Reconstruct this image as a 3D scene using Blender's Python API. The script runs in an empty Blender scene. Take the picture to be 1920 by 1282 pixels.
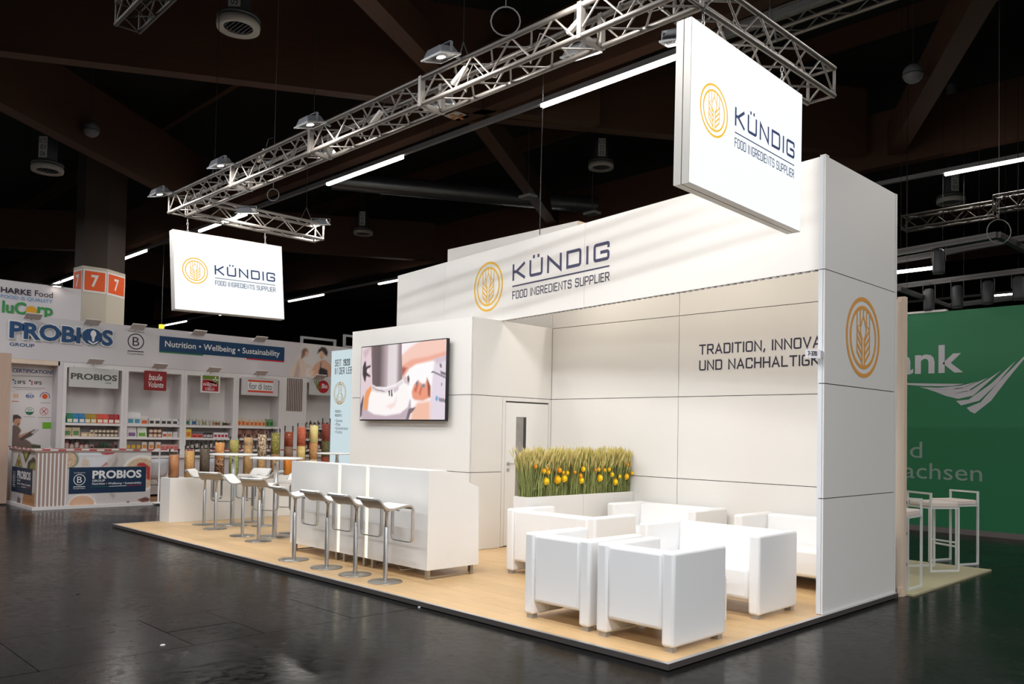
import bpy, math, random
import numpy as np
from mathutils import Vector, Matrix
random.seed(7)
PI = math.pi
SC = bpy.context.scene
COL = SC.collection

# ------------------------------------------------------------------ camera
F_PX, SY = 1565.58, 123.04
CAM = Vector((3.2369, -4.6849, 1.5629))
YAW, PITCH, ROLL = 0.79378, 0.030283, 0.019078
_fw = Vector((-math.sin(YAW) * math.cos(PITCH), math.cos(YAW) * math.cos(PITCH), math.sin(PITCH)))
_r0 = Vector((math.cos(YAW), math.sin(YAW), 0))
_u0 = _r0.cross(_fw)
_r = math.cos(ROLL) * _r0 + math.sin(ROLL) * _u0
_u = -math.sin(ROLL) * _r0 + math.cos(ROLL) * _u0
cam_d = bpy.data.cameras.new('camera')
cam_d.sensor_width = 36.0
cam_d.lens = F_PX / 1920 * 36.0
cam_d.shift_y = SY / 1920
cam_d.clip_start = 0.05
cam_d.clip_end = 300
cam = bpy.data.objects.new('camera', cam_d)
COL.objects.link(cam)
cam.matrix_world = Matrix(((_r.x, _u.x, -_fw.x, CAM.x), (_r.y, _u.y, -_fw.y, CAM.y), (_r.z, _u.z, -_fw.z, CAM.z), (0, 0, 0, 1)))
SC.camera = cam

# ------------------------------------------------------------------ world, exposure
SC.view_settings.view_transform = 'Standard'
SC.view_settings.look = 'None'
SC.view_settings.gamma = 1.0
SC.view_settings.use_curve_mapping = False
SC.view_settings.exposure = 0.0
wd = bpy.data.worlds.new('hall_air')
SC.world = wd
wd.use_nodes = True
wd.node_tree.nodes['Background'].inputs[0].default_value = (1.0, 0.93, 0.9, 1)
wd.node_tree.nodes['Background'].inputs[1].default_value = 0.004
HALL_W = (150.0, 155.0, 96.0, 100.0, 45.0)   # one lit tube of each of the hall's ceiling rails, from the front aisle (raised for added fill) to the back
FLOOD_W = 21.5       # one floodlight on the stand's truss
SPOT_W = 9.0        # one spot behind the stand's fascia
SIGN_E = 1.02        # light boxes hanging from the truss


def bk(u, v, **pl):
    """photo pixel -> point on the plane x=, y= or z= that the thing touches"""
    d = _fw + _r * ((u - 960) / F_PX) - _u * ((v - 641 - SY) / F_PX)
    (k, val), = pl.items()
    i = 'xyz'.index(k)
    return CAM + d * ((val - CAM[i]) / d[i])


# ------------------------------------------------------------------ helpers
def srgb(r, g, b):
    f = lambda c: (c / 255) / 12.92 if c / 255 <= 0.04045 else ((c / 255 + 0.055) / 1.055) ** 2.4
    return (f(r), f(g), f(b), 1.0)


_M = {}


def mat(name, col, rough=0.5, metal=0.0, emit=0.0, ecol=None, noise=0.0, nscale=8.0, bump=0.0, bscale=60.0, trans=0.0, ior=1.45, spec=None, rnd=0.0, stretch=None, alpha=None):
    if name in _M:
        return _M[name]
    m = bpy.data.materials.new(name)
    m.use_nodes = True
    nt = m.node_tree
    b = nt.nodes['Principled BSDF']
    b.inputs['Base Color'].default_value = col
    b.inputs['Roughness'].default_value = rough
    b.inputs['Metallic'].default_value = metal
    b.inputs['IOR'].default_value = ior
    if spec is not None:
        b.inputs['Specular IOR Level'].default_value = spec
    if trans:
        b.inputs['Transmission Weight'].default_value = trans
    if emit:
        b.inputs['Emission Color'].default_value = ecol or col
        b.inputs['Emission Strength'].default_value = emit
    if noise or rnd:
        mix = nt.nodes.new('ShaderNodeHueSaturation')
        mix.inputs['Color'].default_value = col
        val = nt.nodes.new('ShaderNodeMath')
        val.operation = 'MULTIPLY_ADD'
        val.inputs[1].default_value = 2 * noise
        val.inputs[2].default_value = 1 - noise
        geo = nt.nodes.new('ShaderNodeNewGeometry')
        mp = nt.nodes.new('ShaderNodeMapping')
        if stretch:
            mp.inputs['Scale'].default_value = stretch
        nz = nt.nodes.new('ShaderNodeTexNoise')
        nz.inputs['Scale'].default_value = nscale
        nz.inputs['Detail'].default_value = 4
        nt.links.new(geo.outputs['Position'], mp.inputs['Vector'])
        nt.links.new(mp.outputs[0], nz.inputs['Vector'])
        nt.links.new(nz.outputs['Fac'], val.inputs[0])
        last = val
        if rnd:
            oi = nt.nodes.new('ShaderNodeObjectInfo')
            ra = nt.nodes.new('ShaderNodeMath')
            ra.operation = 'MULTIPLY_ADD'
            ra.inputs[1].default_value = 2 * rnd
            ra.inputs[2].default_value = -rnd
            nt.links.new(oi.outputs['Random'], ra.inputs[0])
            ad = nt.nodes.new('ShaderNodeMath')
            ad.operation = 'ADD'
            nt.links.new(val.outputs[0], ad.inputs[0])
            nt.links.new(ra.outputs[0], ad.inputs[1])
            last = ad
            mofs = nt.nodes.new('ShaderNodeVectorMath')
            mofs.operation = 'SCALE'
            mofs.inputs[0].default_value = (31, 17, 5)
            nt.links.new(oi.outputs['Random'], mofs.inputs['Scale'])
            nt.links.new(mofs.outputs[0], mp.inputs['Location'])
        nt.links.new(last.outputs[0], mix.inputs['Value'])
        nt.links.new(mix.outputs[0], b.inputs['Base Color'])
    if bump:
        nz2 = nt.nodes.new('ShaderNodeTexNoise')
        nz2.inputs['Scale'].default_value = bscale
        nz2.inputs['Detail'].default_value = 3
        geo2 = nt.nodes.new('ShaderNodeNewGeometry')
        bp = nt.nodes.new('ShaderNodeBump')
        bp.inputs['Strength'].default_value = bump
        bp.inputs['Distance'].default_value = 0.01
        nt.links.new(geo2.outputs['Position'], nz2.inputs['Vector'])
        nt.links.new(nz2.outputs['Fac'], bp.inputs['Height'])
        nt.links.new(bp.outputs[0], b.inputs['Normal'])
    _M[name] = m
    return m


def em(name, col, s=1.0):
    return mat(name, (col[0] * .04, col[1] * .04, col[2] * .04, 1), rough=0.5, emit=s, ecol=col, spec=.2)


class MB:
    def __init__(s):
        s.v, s.f, s.mi, s.sm = [], [], [], []
        s.cm = 0

    def _add(s, vs, fs, smooth=False):
        o = len(s.v)
        s.v += [tuple(p) for p in vs]
        for f in fs:
            s.f.append(tuple(i + o for i in f))
            s.mi.append(s.cm)
            s.sm.append(smooth)

    def box(s, x0, x1, y0, y1, z0, z1):
        s._add([(x0, y0, z0), (x1, y0, z0), (x1, y1, z0), (x0, y1, z0), (x0, y0, z1), (x1, y0, z1), (x1, y1, z1), (x0, y1, z1)],
               [(3, 2, 1, 0), (4, 5, 6, 7), (0, 1, 5, 4), (1, 2, 6, 5), (2, 3, 7, 6), (3, 0, 4, 7)])
        return s

    def prism(s, pts, axis, a, b):
        """pts: 2D polygon in the two other axes (cyclic order), extruded along axis from a to b"""
        def mk(p, t):
            return {'x': (t, p[0], p[1]), 'y': (p[0], t, p[1]), 'z': (p[0], p[1], t)}[axis]
        n = len(pts)
        vs = [mk(p, a) for p in pts] + [mk(p, b) for p in pts]
        s._add(vs, [tuple(range(n - 1, -1, -1)), tuple(range(n, 2 * n))] + [(i, (i + 1) % n, n + (i + 1) % n, n + i) for i in range(n)])
        return s

    def tube(s, p0, p1, r, n=8, r2=None, caps=True):
        p0, p1 = Vector(p0), Vector(p1)
        d = (p1 - p0).normalized()
        a = d.orthogonal().normalized()
        b = d.cross(a)
        r2 = r if r2 is None else r2
        vs = [p0 + (a * math.cos(2 * PI * i / n) + b * math.sin(2 * PI * i / n)) * r for i in range(n)]
        vs += [p1 + (a * math.cos(2 * PI * i / n) + b * math.sin(2 * PI * i / n)) * r2 for i in range(n)]
        s._add(vs, [(i, (i + 1) % n, n + (i + 1) % n, n + i) for i in range(n)], True)
        if caps:
            s._add(vs, [tuple(range(n - 1, -1, -1)), tuple(range(n, 2 * n))])
        return s

    def path(s, pts, r, n=6, closed=False):
        pts = [Vector(p) for p in pts]
        m = len(pts)
        rings = []
        ref = None
        for i in range(m):
            if closed:
                t = (pts[(i + 1) % m] - pts[i - 1])
            else:
                t = pts[min(i + 1, m - 1)] - pts[max(i - 1, 0)]
            t.normalize()
            if ref is None:
                ref = t.orthogonal().normalized()
            ref = (ref - t * ref.dot(t)).normalized()
            b = t.cross(ref)
            rings.append([pts[i] + (ref * math.cos(2 * PI * k / n) + b * math.sin(2 * PI * k / n)) * r for k in range(n)])
        vs = [p for q in rings for p in q]
        fs = []
        for i in range(m if closed else m - 1):
            j = (i + 1) % m
            for k in range(n):
                fs.append((i * n + k, i * n + (k + 1) % n, j * n + (k + 1) % n, j * n + k))
        s._add(vs, fs, True)
        return s

    def lathe(s, prof, c=(0, 0, 0), n=24, smooth=True):
        vs = []
        for r, z in prof:
            for i in range(n):
                a = 2 * PI * i / n
                vs.append((c[0] + r * math.cos(a), c[1] + r * math.sin(a), c[2] + z))
        fs = []
        for j in range(len(prof) - 1):
            for i in range(n):
                fs.append((j * n + i, j * n + (i + 1) % n, (j + 1) * n + (i + 1) % n, (j + 1) * n + i))
        s._add(vs, fs, smooth)
        return s

    def sphere(s, c, r, n=10, m=6, sz=1.0):
        prof = [(max(1e-4, r * math.sin(PI * j / m)), -r * sz * math.cos(PI * j / m)) for j in range(m + 1)]
        return s.lathe(prof, c, n)

    def poly(s, pts):
        s._add(pts, [tuple(range(len(pts)))])
        return s

    def build(s, name, material, parent=None, bevel=0.0, seg=2):
        me = bpy.data.meshes.new(name)
        me.from_pydata(s.v, [], s.f)
        ms = material if isinstance(material, (list, tuple)) else [material]
        for m in ms:
            me.materials.append(m)
        me.polygons.foreach_set('material_index', s.mi)
        me.polygons.foreach_set('use_smooth', s.sm)
        me.update()
        return put(name, me, parent, bevel=bevel, seg=seg)


def put(name, me, parent=None, loc=None, rot=None, bevel=0.0, seg=2):
    o = bpy.data.objects.new(name, me)
    COL.objects.link(o)
    if parent:
        o.parent = parent
    if loc is not None:
        o.location = loc
    if rot is not None:
        o.rotation_euler = rot
    if bevel:
        b = o.modifiers.new('bevel', 'BEVEL')
        b.width = bevel
        b.segments = seg
        b.limit_method = 'ANGLE'
        b.harden_normals = False
        if seg > 1:
            for p in me.polygons:
                p.use_smooth = True
            me.set_sharp_from_angle(angle=0.9) if hasattr(me, 'set_sharp_from_angle') else None
    return o


def tag(o, label, cat, group=None):
    o['label'] = label
    o['category'] = cat
    if group:
        o['group'] = group
    return o


def thing(name, label, cat, loc=(0, 0, 0), rz=0.0, group=None):
    o = bpy.data.objects.new(name, None)
    o.empty_display_size = 0.1
    COL.objects.link(o)
    o.location = loc
    o.rotation_euler = (0, 0, rz)
    return tag(o, label, cat, group)


def struct(o, label=None):
    o['kind'] = 'structure'
    if label:
        o['label'] = label
    return o


def root(name, label=None, loc=(0, 0, 0)):
    o = bpy.data.objects.new(name, None)
    o.empty_display_size = 0.1
    COL.objects.link(o)
    o.location = loc
    return struct(o, label)


def copy_tree(o, parent=None):
    c = o.copy()
    COL.objects.link(c)
    c.parent = parent
    for ch in list(o.children):
        copy_tree(ch, c)
    return c


def dup(o, loc, rz=0.0, label=None):
    c = copy_tree(o)
    c.location = loc
    c.rotation_euler = (0, 0, rz)
    if label:
        c['label'] = label
    return c


def area_light(name, parent, loc, target, w, h, watts, col=(1, 1, 1), spread=PI):
    l = bpy.data.lights.new(name, 'AREA')
    l.shape = 'RECTANGLE'
    l.size, l.size_y = w, h
    l.energy = watts
    l.color = col
    l.spread = spread
    o = bpy.data.objects.new(name, l)
    COL.objects.link(o)
    o.parent = parent
    o.location = loc
    d = Vector(target) - Vector(loc)
    o.rotation_euler = d.to_track_quat('-Z', 'Y').to_euler()
    return o


# ------------------------------------------------------------------ flat print: strokes, shapes, type
class Face:
    """a face to print on: origin, right, up"""
    def __init__(s, o, rx, up=(0, 0, 1)):
        s.o, s.rx, s.up = Vector(o), Vector(rx).normalized(), Vector(up).normalized()
        s.n = s.rx.cross(s.up)

    def p(s, a, b, off=0.002):
        return s.o + s.rx * a + s.up * b + s.n * off


def circ(cx, cy, rx, ry=None, n=28, a0=0, a1=2 * PI):
    ry = rx if ry is None else ry
    closed = abs(a1 - a0 - 2 * PI) < 1e-6
    k = n if closed else n + 1
    return [(cx + rx * math.cos(a0 + (a1 - a0) * i / n), cy + ry * math.sin(a0 + (a1 - a0) * i / n)) for i in range(k)]


_rib = [0]


def ribbon(mb, face, pts, th, off=0.002, closed=False):
    _rib[0] += 1
    off += (_rib[0] % 14) * .00006      # keep crossing strokes out of one plane
    pts = [Vector(p).to_2d() for p in pts]
    n = len(pts)
    L, Rr = [], []
    for i in range(n):
        if closed:
            a, b, c = pts[i - 1], pts[i], pts[(i + 1) % n]
        else:
            a, b, c = pts[max(i - 1, 0)], pts[i], pts[min(i + 1, n - 1)]
        d1, d2 = (b - a), (c - b)
        if d1.length < 1e-9:
            d1 = d2
        if d2.length < 1e-9:
            d2 = d1
        d1, d2 = d1.normalized(), d2.normalized()
        n1, n2 = Vector((-d1.y, d1.x)), Vector((-d2.y, d2.x))
        m = (n1 + n2)
        m = m.normalized() if m.length > 1e-6 else n1
        k = min(1 / max(m.dot(n1), 0.35), 2.2) * th / 2
        L.append(b + m * k)
        Rr.append(b - m * k)
    vs = [face.p(p.x, p.y, off) for p in L] + [face.p(p.x, p.y, off) for p in Rr]
    mb._add(vs, [(n + i, n + (i + 1) % n, (i + 1) % n, i) for i in range(n if closed else n - 1)])


def shape(mb, face, pts, off=0.002):
    mb._add([face.p(a, b, off) for a, b in pts], [tuple(range(len(pts)))])


def rect(a0, a1, b0, b1):
    return [(a0, b0), (a1, b0), (a1, b1), (a0, b1)]


def roundpoly(pts, r):
    out = [Vector(pts[0])]
    for i in range(1, len(pts) - 1):
        a, b, c = Vector(pts[i - 1]), Vector(pts[i]), Vector(pts[i + 1])
        d1, d2 = (a - b), (c - b)
        k = min(r, d1.length * 0.49, d2.length * 0.49)
        p, q = b + d1.normalized() * k, b + d2.normalized() * k
        for t in (0, 0.33, 0.67, 1):
            out.append(p * (1 - t) ** 2 + b * 2 * t * (1 - t) + q * t * t)
    out.append(Vector(pts[-1]))
    return [(p.x, p.y) for p in out]


GL = {
    'A': (.6, [[(0, 0), (.3, 1), (.6, 0)], [(.11, .3), (.49, .3)]]),
    'B': (.54, [[(0, 0), (0, 1)], [(0, 1), (.5, 1), (.5, .53), (0, .53)], [(0, .53), (.54, .53), (.54, 0), (0, 0)]]),
    'C': (.54, [[(.54, .78), (.54, 1), (0, 1), (0, 0), (.54, 0), (.54, .22)]]),
    'D': (.56, [[(0, 0), (0, 1)], [(0, 1), (.56, 1), (.56, 0), (0, 0)]]),
    'E': (.48, [[(.48, 1), (0, 1)], [(0, 1), (0, 0)], [(0, 0), (.48, 0)], [(0, .5), (.42, .5)]]),
    'F': (.46, [[(.46, 1), (0, 1)], [(0, 1), (0, 0)], [(0, .5), (.4, .5)]]),
    'G': (.56, [[(.56, .8), (.56, 1), (0, 1), (0, 0), (.56, 0), (.56, .48), (.28, .48)]]),
    'H': (.56, [[(0, 0), (0, 1)], [(.56, 0), (.56, 1)], [(0, .5), (.56, .5)]]),
    'I': (.0, [[(0, 0), (0, 1)]]),
    'K': (.56, [[(0, 0), (0, 1)], [(.54, 1), (.16, .53), (.56, 0)], [(0, .53), (.18, .53)]]),
    'L': (.46, [[(0, 1), (0, 0)], [(0, 0), (.46, 0)]]),
    'M': (.7, [[(0, 0), (0, 1), (.35, .4), (.7, 1), (.7, 0)]]),
    'N': (.58, [[(0, 0), (0, 1), (.58, 0), (.58, 1)]]),
    'O': (.56, [[(.28, 1), (0, 1), (0, 0), (.56, 0), (.56, 1), (.28, 1)]]),
    'P': (.54, [[(0, 0), (0, 1)], [(0, 1), (.54, 1), (.54, .44), (0, .44)]]),
    'R': (.56, [[(0, 0), (0, 1)], [(0, 1), (.54, 1), (.54, .46), (0, .46)], [(.28, .46), (.56, 0)]]),
    'S': (.54, [[(.52, .8), (.52, 1), (0, 1), (0, .52), (.54, .52), (.54, 0), (0, 0), (0, .2)]]),
    'T': (.56, [[(0, 1), (.56, 1)], [(.28, 1), (.28, 0)]]),
    'U': (.56, [[(0, 1), (0, 0), (.56, 0), (.56, 1)]]),
    'V': (.58, [[(0, 1), (.29, 0), (.58, 1)]]),
    '0': (.5, [[(.25, 1), (0, 1), (0, 0), (.5, 0), (.5, 1), (.25, 1)]]),
    '1': (.2, [[(0, .82), (.2, 1), (.2, 0)]]),
    '2': (.5, [[(0, .8), (0, 1), (.5, 1), (.5, .6), (0, .2), (0, 0), (.5, 0)]]),
    '3': (.5, [[(0, 1), (.5, 1), (.5, 0), (0, 0)], [(.12, .52), (.5, .52)]]),
    '5': (.5, [[(.5, 1), (0, 1), (0, .56), (.5, .56), (.5, 0), (0, 0)]]),
    '6': (.5, [[(.45, 1), (0, 1), (0, 0), (.5, 0), (.5, .55), (0, .55)]]),
    '7': (.5, [[(0, 1), (.5, 1), (.18, 0)]]),
    '9': (.5, [[(.05, 0), (.5, 0), (.5, 1), (0, 1), (0, .45), (.5, .45)]]),
    '-': (.3, [[(0, .45), (.3, .45)]]),
    ',': (.06, [[(.06, .1), (0, -.16)]]),
    '.': (.04, [[(0, 0), (.04, 0)]]),
    ' ': (.22, []),
}
GL['Ü'] = (.56, GL['U'][1] + [[(.12, 1.3), (.22, 1.3)], [(.34, 1.3), (.44, 1.3)]])


def stroke_w(s, gap=.26):
    return sum(GL[c][0] + gap for c in s) - gap


def stroke(mb, face, s, a, b, h, w=None, sx=None, th=.13, gap=.26, off=0.002, rnd=.16, umth=None):
    """squared stroke lettering: left edge a, baseline b, cap height h, total width w"""
    t = th * h
    hh = h - t
    if sx is None:
        sx = (w - t) / (stroke_w(s, gap) * hh) if w else 1.0
    x = 0.0
    for c in s:
        gw, ps = GL[c]
        for k, p in enumerate(ps):
            q = [(a + t / 2 + (x + px) * hh * sx, b + t / 2 + py * hh) for px, py in p]
            if c == 'Ü' and k > 0:
                ribbon(mb, face, q, t * 1.1, off)
                continue
            q = roundpoly(q, rnd * hh) if len(q) > 2 and c not in 'ANMVK71' else q
            # square the open ends out by half a stroke
            if len(q) >= 2 and c != ' ':
                v0 = (Vector(q[0]) - Vector(q[1])).normalized() * t / 2
                v1 = (Vector(q[-1]) - Vector(q[-2])).normalized() * t / 2
                if Vector(q[0]) != Vector(q[-1]):
                    q[0] = (q[0][0] + v0.x, q[0][1] + v0.y)
                    q[-1] = (q[-1][0] + v1.x, q[-1][1] + v1.y)
            ribbon(mb, face, q, t, off)
        x += gw + gap
    return x


def wheat_logo(mb, face, cx, cy, R, k=1.0, off=0.002):
    """double ring with an ear of grain"""
    L = lambda pts, th, closed=False: ribbon(mb, face, [(cx + x * R, cy + y * R) for x, y in pts], th * R * k, off, closed)
    L(circ(0, 0, .95, n=48), .1, True)
    L(circ(0, 0, .74, n=44), .09, True)
    for sg in (-1, 1):
        L([(sg * .37, .62), (sg * .37, -.36)], .055)
        L([(sg * .19, .70), (sg * .19, .30)], .055)
        L([(sg * .07, -.70), (sg * .07, -.08), (sg * .37, .22)], .06)
        for y in (.02, -.17, -.36):
            L([(sg * .37, y), (sg * .07, y - .26)], .07)
        L([(sg * .37, .22), (sg * .19, .30)], .03)
        L([(0, .52), (sg * .10, .38), (sg * .17, .22), (sg * .15, .08), (sg * .05, -.06)], .055)
    L([(0, .52), (0, .72)], .055)


_TXT = [
    ('PROBIOS', .035), ('PROBIOS#rim', .085), ('GROUP', .02), ('Nutrition • Wellbeing • Sustainability', .012), ('B', .0), ('Corporation', .0), ('Certificazione', .0),
    ('CERTIFICATIONS', .02), ('IFS', .02), ('ISO', .03), ('1978', .02), ('HARKE', .02), ('Food', .0), ('FOOD IS QUALITY', .0), ('luC', .03), ('rp', .03),
    ('baule', .01), ('Volante', .01), ('LA', .02), ('FINESTRA', .02), ('SUL', .02), ('CIELO', .02), ('fior di loto', .0), ('Bio', .02), ('vivi', .01),
    ('ank', .02), ('ld', .0), ('achsen', .0), ('7', .03), ('• Gemüse', 0), ('• Pilze', 0), ('• Küchenkräuter', 0), ('• Früchte', 0), ('USDA', .02), ('ORGANIC', .0),
    ('RLT02', 0), ('01', 0), ('06', 0), ('05', 0), ('02', 0), ('1', 0), ('OS', .02), ('CCPB', .01), ('SS', .02)]
_TC = {}


def prep_text():
    obs = []
    for s, bo in _TXT:
        c = bpy.data.curves.new('type', 'FONT')
        c.body = s.split('#')[0]
        c.size = 1.0
        c.offset = bo
        c.resolution_u = 3
        o = bpy.data.objects.new('type', c)
        COL.objects.link(o)
        obs.append((s, o))
    dg = bpy.context.evaluated_depsgraph_get()
    for s, o in obs:
        me = bpy.data.meshes.new_from_object(o.evaluated_get(dg))
        vs = [(v.co.x, v.co.y) for v in me.vertices]
        fs = [tuple(p.vertices) for p in me.polygons]
        xs = [v[0] for v in vs]
        ys = [v[1] for v in vs]
        _TC[s] = (vs, fs, min(xs), max(xs), min(ys), max(ys))
        bpy.data.meshes.remove(me)
    for s, o in obs:
        c = o.data
        bpy.data.objects.remove(o)
        bpy.data.curves.remove(c)


prep_text()


def type_(mb, face, s, a0, a1, b0, b1, off=0.002, shear=0.0):
    """type set into the box a0..a1 x b0..b1 of a face"""
    vs, fs, x0, x1, y0, y1 = _TC[s]
    fx, fy = (a1 - a0) / (x1 - x0), (b1 - b0) / (y1 - y0)
    mb._add([face.p(a0 + (x - x0) * fx + (y - y0) * fy * shear, b0 + (y - y0) * fy, off) for x, y in vs], fs)


def print_mat(name, emit=0.0):
    m = bpy.data.materials.new(name)
    m.use_nodes = True
    nt = m.node_tree
    b = nt.nodes['Principled BSDF']
    at = nt.nodes.new('ShaderNodeAttribute')
    at.attribute_name = 'print'
    b.inputs['Roughness'].default_value = .5
    if emit:
        b.inputs['Base Color'].default_value = (.02, .02, .02, 1)
        b.inputs['Specular IOR Level'].default_value = .2
        nt.links.new(at.outputs['Color'], b.inputs['Emission Color'])
        b.inputs['Emission Strength'].default_value = emit
    else:
        nt.links.new(at.outputs['Color'], b.inputs['Base Color'])
    return m


def picture(name, face, a0, a1, b0, b1, cell, ground, layers, parent, off=.002, emit=0.0):
    """a soft printed or displayed picture: layers of (outline, colour or stops, blur, speckle)"""
    nx, ny = max(2, int((a1 - a0) / cell)), max(2, int((b1 - b0) / cell))
    A, B = np.meshgrid(np.linspace(a0, a1, nx + 1), np.linspace(b0, b1, ny + 1))
    lin = lambda c: np.array(srgb(*c)[:3])
    img = np.zeros(A.shape + (3,)) + lin(ground)
    rng = np.random.RandomState(4)
    for pts, col, blur, spk in layers:
        if pts[0] == 'e':
            _, cx, cy, rx, ry = pts
            sd = (1 - np.sqrt(((A - cx) / rx) ** 2 + ((B - cy) / ry) ** 2)) * min(rx, ry)
            xs = (cx - rx, cx + rx)
        else:
            p = np.array(pts, float)
            q = np.roll(p, -1, 0)
            ins = np.zeros(A.shape, bool)
            dm = np.full(A.shape, 1e9)
            for (x1, y1), (x2, y2) in zip(p, q):
                if y1 != y2:
                    ins ^= ((y1 > B) != (y2 > B)) & (A < (x2 - x1) * (B - y1) / (y2 - y1) + x1)
                L2 = (x2 - x1) ** 2 + (y2 - y1) ** 2 + 1e-12
                t = np.clip(((A - x1) * (x2 - x1) + (B - y1) * (y2 - y1)) / L2, 0, 1)
                dm = np.minimum(dm, np.hypot(A - x1 - t * (x2 - x1), B - y1 - t * (y2 - y1)))
            sd = np.where(ins, dm, -dm)
            xs = (p[:, 0].min(), p[:, 0].max())
        m = np.clip(sd / (2 * blur) + .5, 0, 1)
        m = (m * m * (3 - 2 * m))[..., None]
        if isinstance(col, list):
            t = np.clip((A - xs[0]) / (xs[1] - xs[0]), 0, 1)
            c = np.stack([np.interp(t, [k for k, _ in col], [lin(v)[i] for _, v in col]) for i in range(3)], -1)
        else:
            c = np.zeros(A.shape + (3,)) + lin(col)
        if spk:
            c = c * (1 + spk * (rng.rand(*A.shape)[..., None] * 2 - 1))
        img = img * (1 - m) + c * m
    vs = [tuple(face.p(a, b, off)) for a, b in zip(A.ravel(), B.ravel())]
    W = nx + 1
    fs = [(j * W + i, j * W + i + 1, (j + 1) * W + i + 1, (j + 1) * W + i) for j in range(ny) for i in range(nx)]
    me = bpy.data.meshes.new(name)
    me.from_pydata(vs, [], fs)
    at = me.color_attributes.new('print', 'FLOAT_COLOR', 'POINT')
    at.data.foreach_set('color', np.concatenate([img.reshape(-1, 3), np.ones((A.size, 1))], 1).astype(np.float32).ravel())
    me.materials.append(print_mat(name + '_print', emit))
    return put(name, me, parent)


# ------------------------------------------------------------------ materials
WHITE = mat('white_laminate', srgb(231, 229, 226), rough=0.42)
WHITE_G = mat('white_gloss_laminate', srgb(236, 235, 233), rough=0.22)
SEAM = mat('dark_joint', srgb(70, 66, 64), rough=0.8)
ALU = mat('anodised_aluminium', srgb(170, 170, 172), rough=0.38, metal=0.9)
ALU_L = mat('light_aluminium', srgb(205, 205, 207), rough=0.35, metal=0.8)
STEEL = mat('brushed_steel', srgb(196, 195, 194), rough=0.34, metal=.85)
STEEL_B = mat('brushed_base_steel', srgb(178, 176, 172), rough=0.32, metal=1.0)
LEATHER = mat('white_leather', srgb(240, 240, 240), rough=0.42, bump=0.04, bscale=220)
FOOT = mat('satin_foot', srgb(178, 178, 180), rough=0.35, metal=0.6)
NAVY = mat('navy_print', srgb(68, 68, 98), rough=0.6)
NAVY_D = mat('dark_navy_print', srgb(52, 52, 72), rough=0.6)
YEL = mat('yellow_print', srgb(232, 184, 66), rough=0.6)
ORA = mat('orange_print', srgb(226, 160, 76), rough=0.6)
BLACK = mat('black_plastic', srgb(22, 22, 23), rough=0.4)
DARK = mat('dark_grey_metal', srgb(60, 61, 64), rough=0.5)
def thin_glass():
    m = bpy.data.materials.new('clear_glass')
    m.use_nodes = True
    nt = m.node_tree
    nt.nodes.remove(nt.nodes['Principled BSDF'])
    tr = nt.nodes.new('ShaderNodeBsdfTransparent')
    tr.inputs[0].default_value = (.985, .99, .99, 1)
    gl = nt.nodes.new('ShaderNodeBsdfGlossy')
    gl.inputs['Roughness'].default_value = .03
    lw = nt.nodes.new('ShaderNodeFresnel')
    lw.inputs['IOR'].default_value = 1.28
    mx = nt.nodes.new('ShaderNodeMixShader')
    nt.links.new(lw.outputs[0], mx.inputs[0])
    nt.links.new(tr.outputs[0], mx.inputs[1])
    nt.links.new(gl.outputs[0], mx.inputs[2])
    nt.links.new(mx.outputs[0], nt.nodes['Material Output'].inputs[0])
    return m


GLASS = thin_glass()
PINE = mat('pale_pine', srgb(222, 200, 178), rough=0.55, noise=.08, nscale=6, stretch=(4, 4, .6))
BEAM = mat('brown_glulam', srgb(66, 40, 24), rough=0.7, noise=.25, nscale=5, stretch=(.4, .4, 3))
ROOF = mat('black_roof', srgb(16, 15, 15), rough=0.9)


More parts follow.
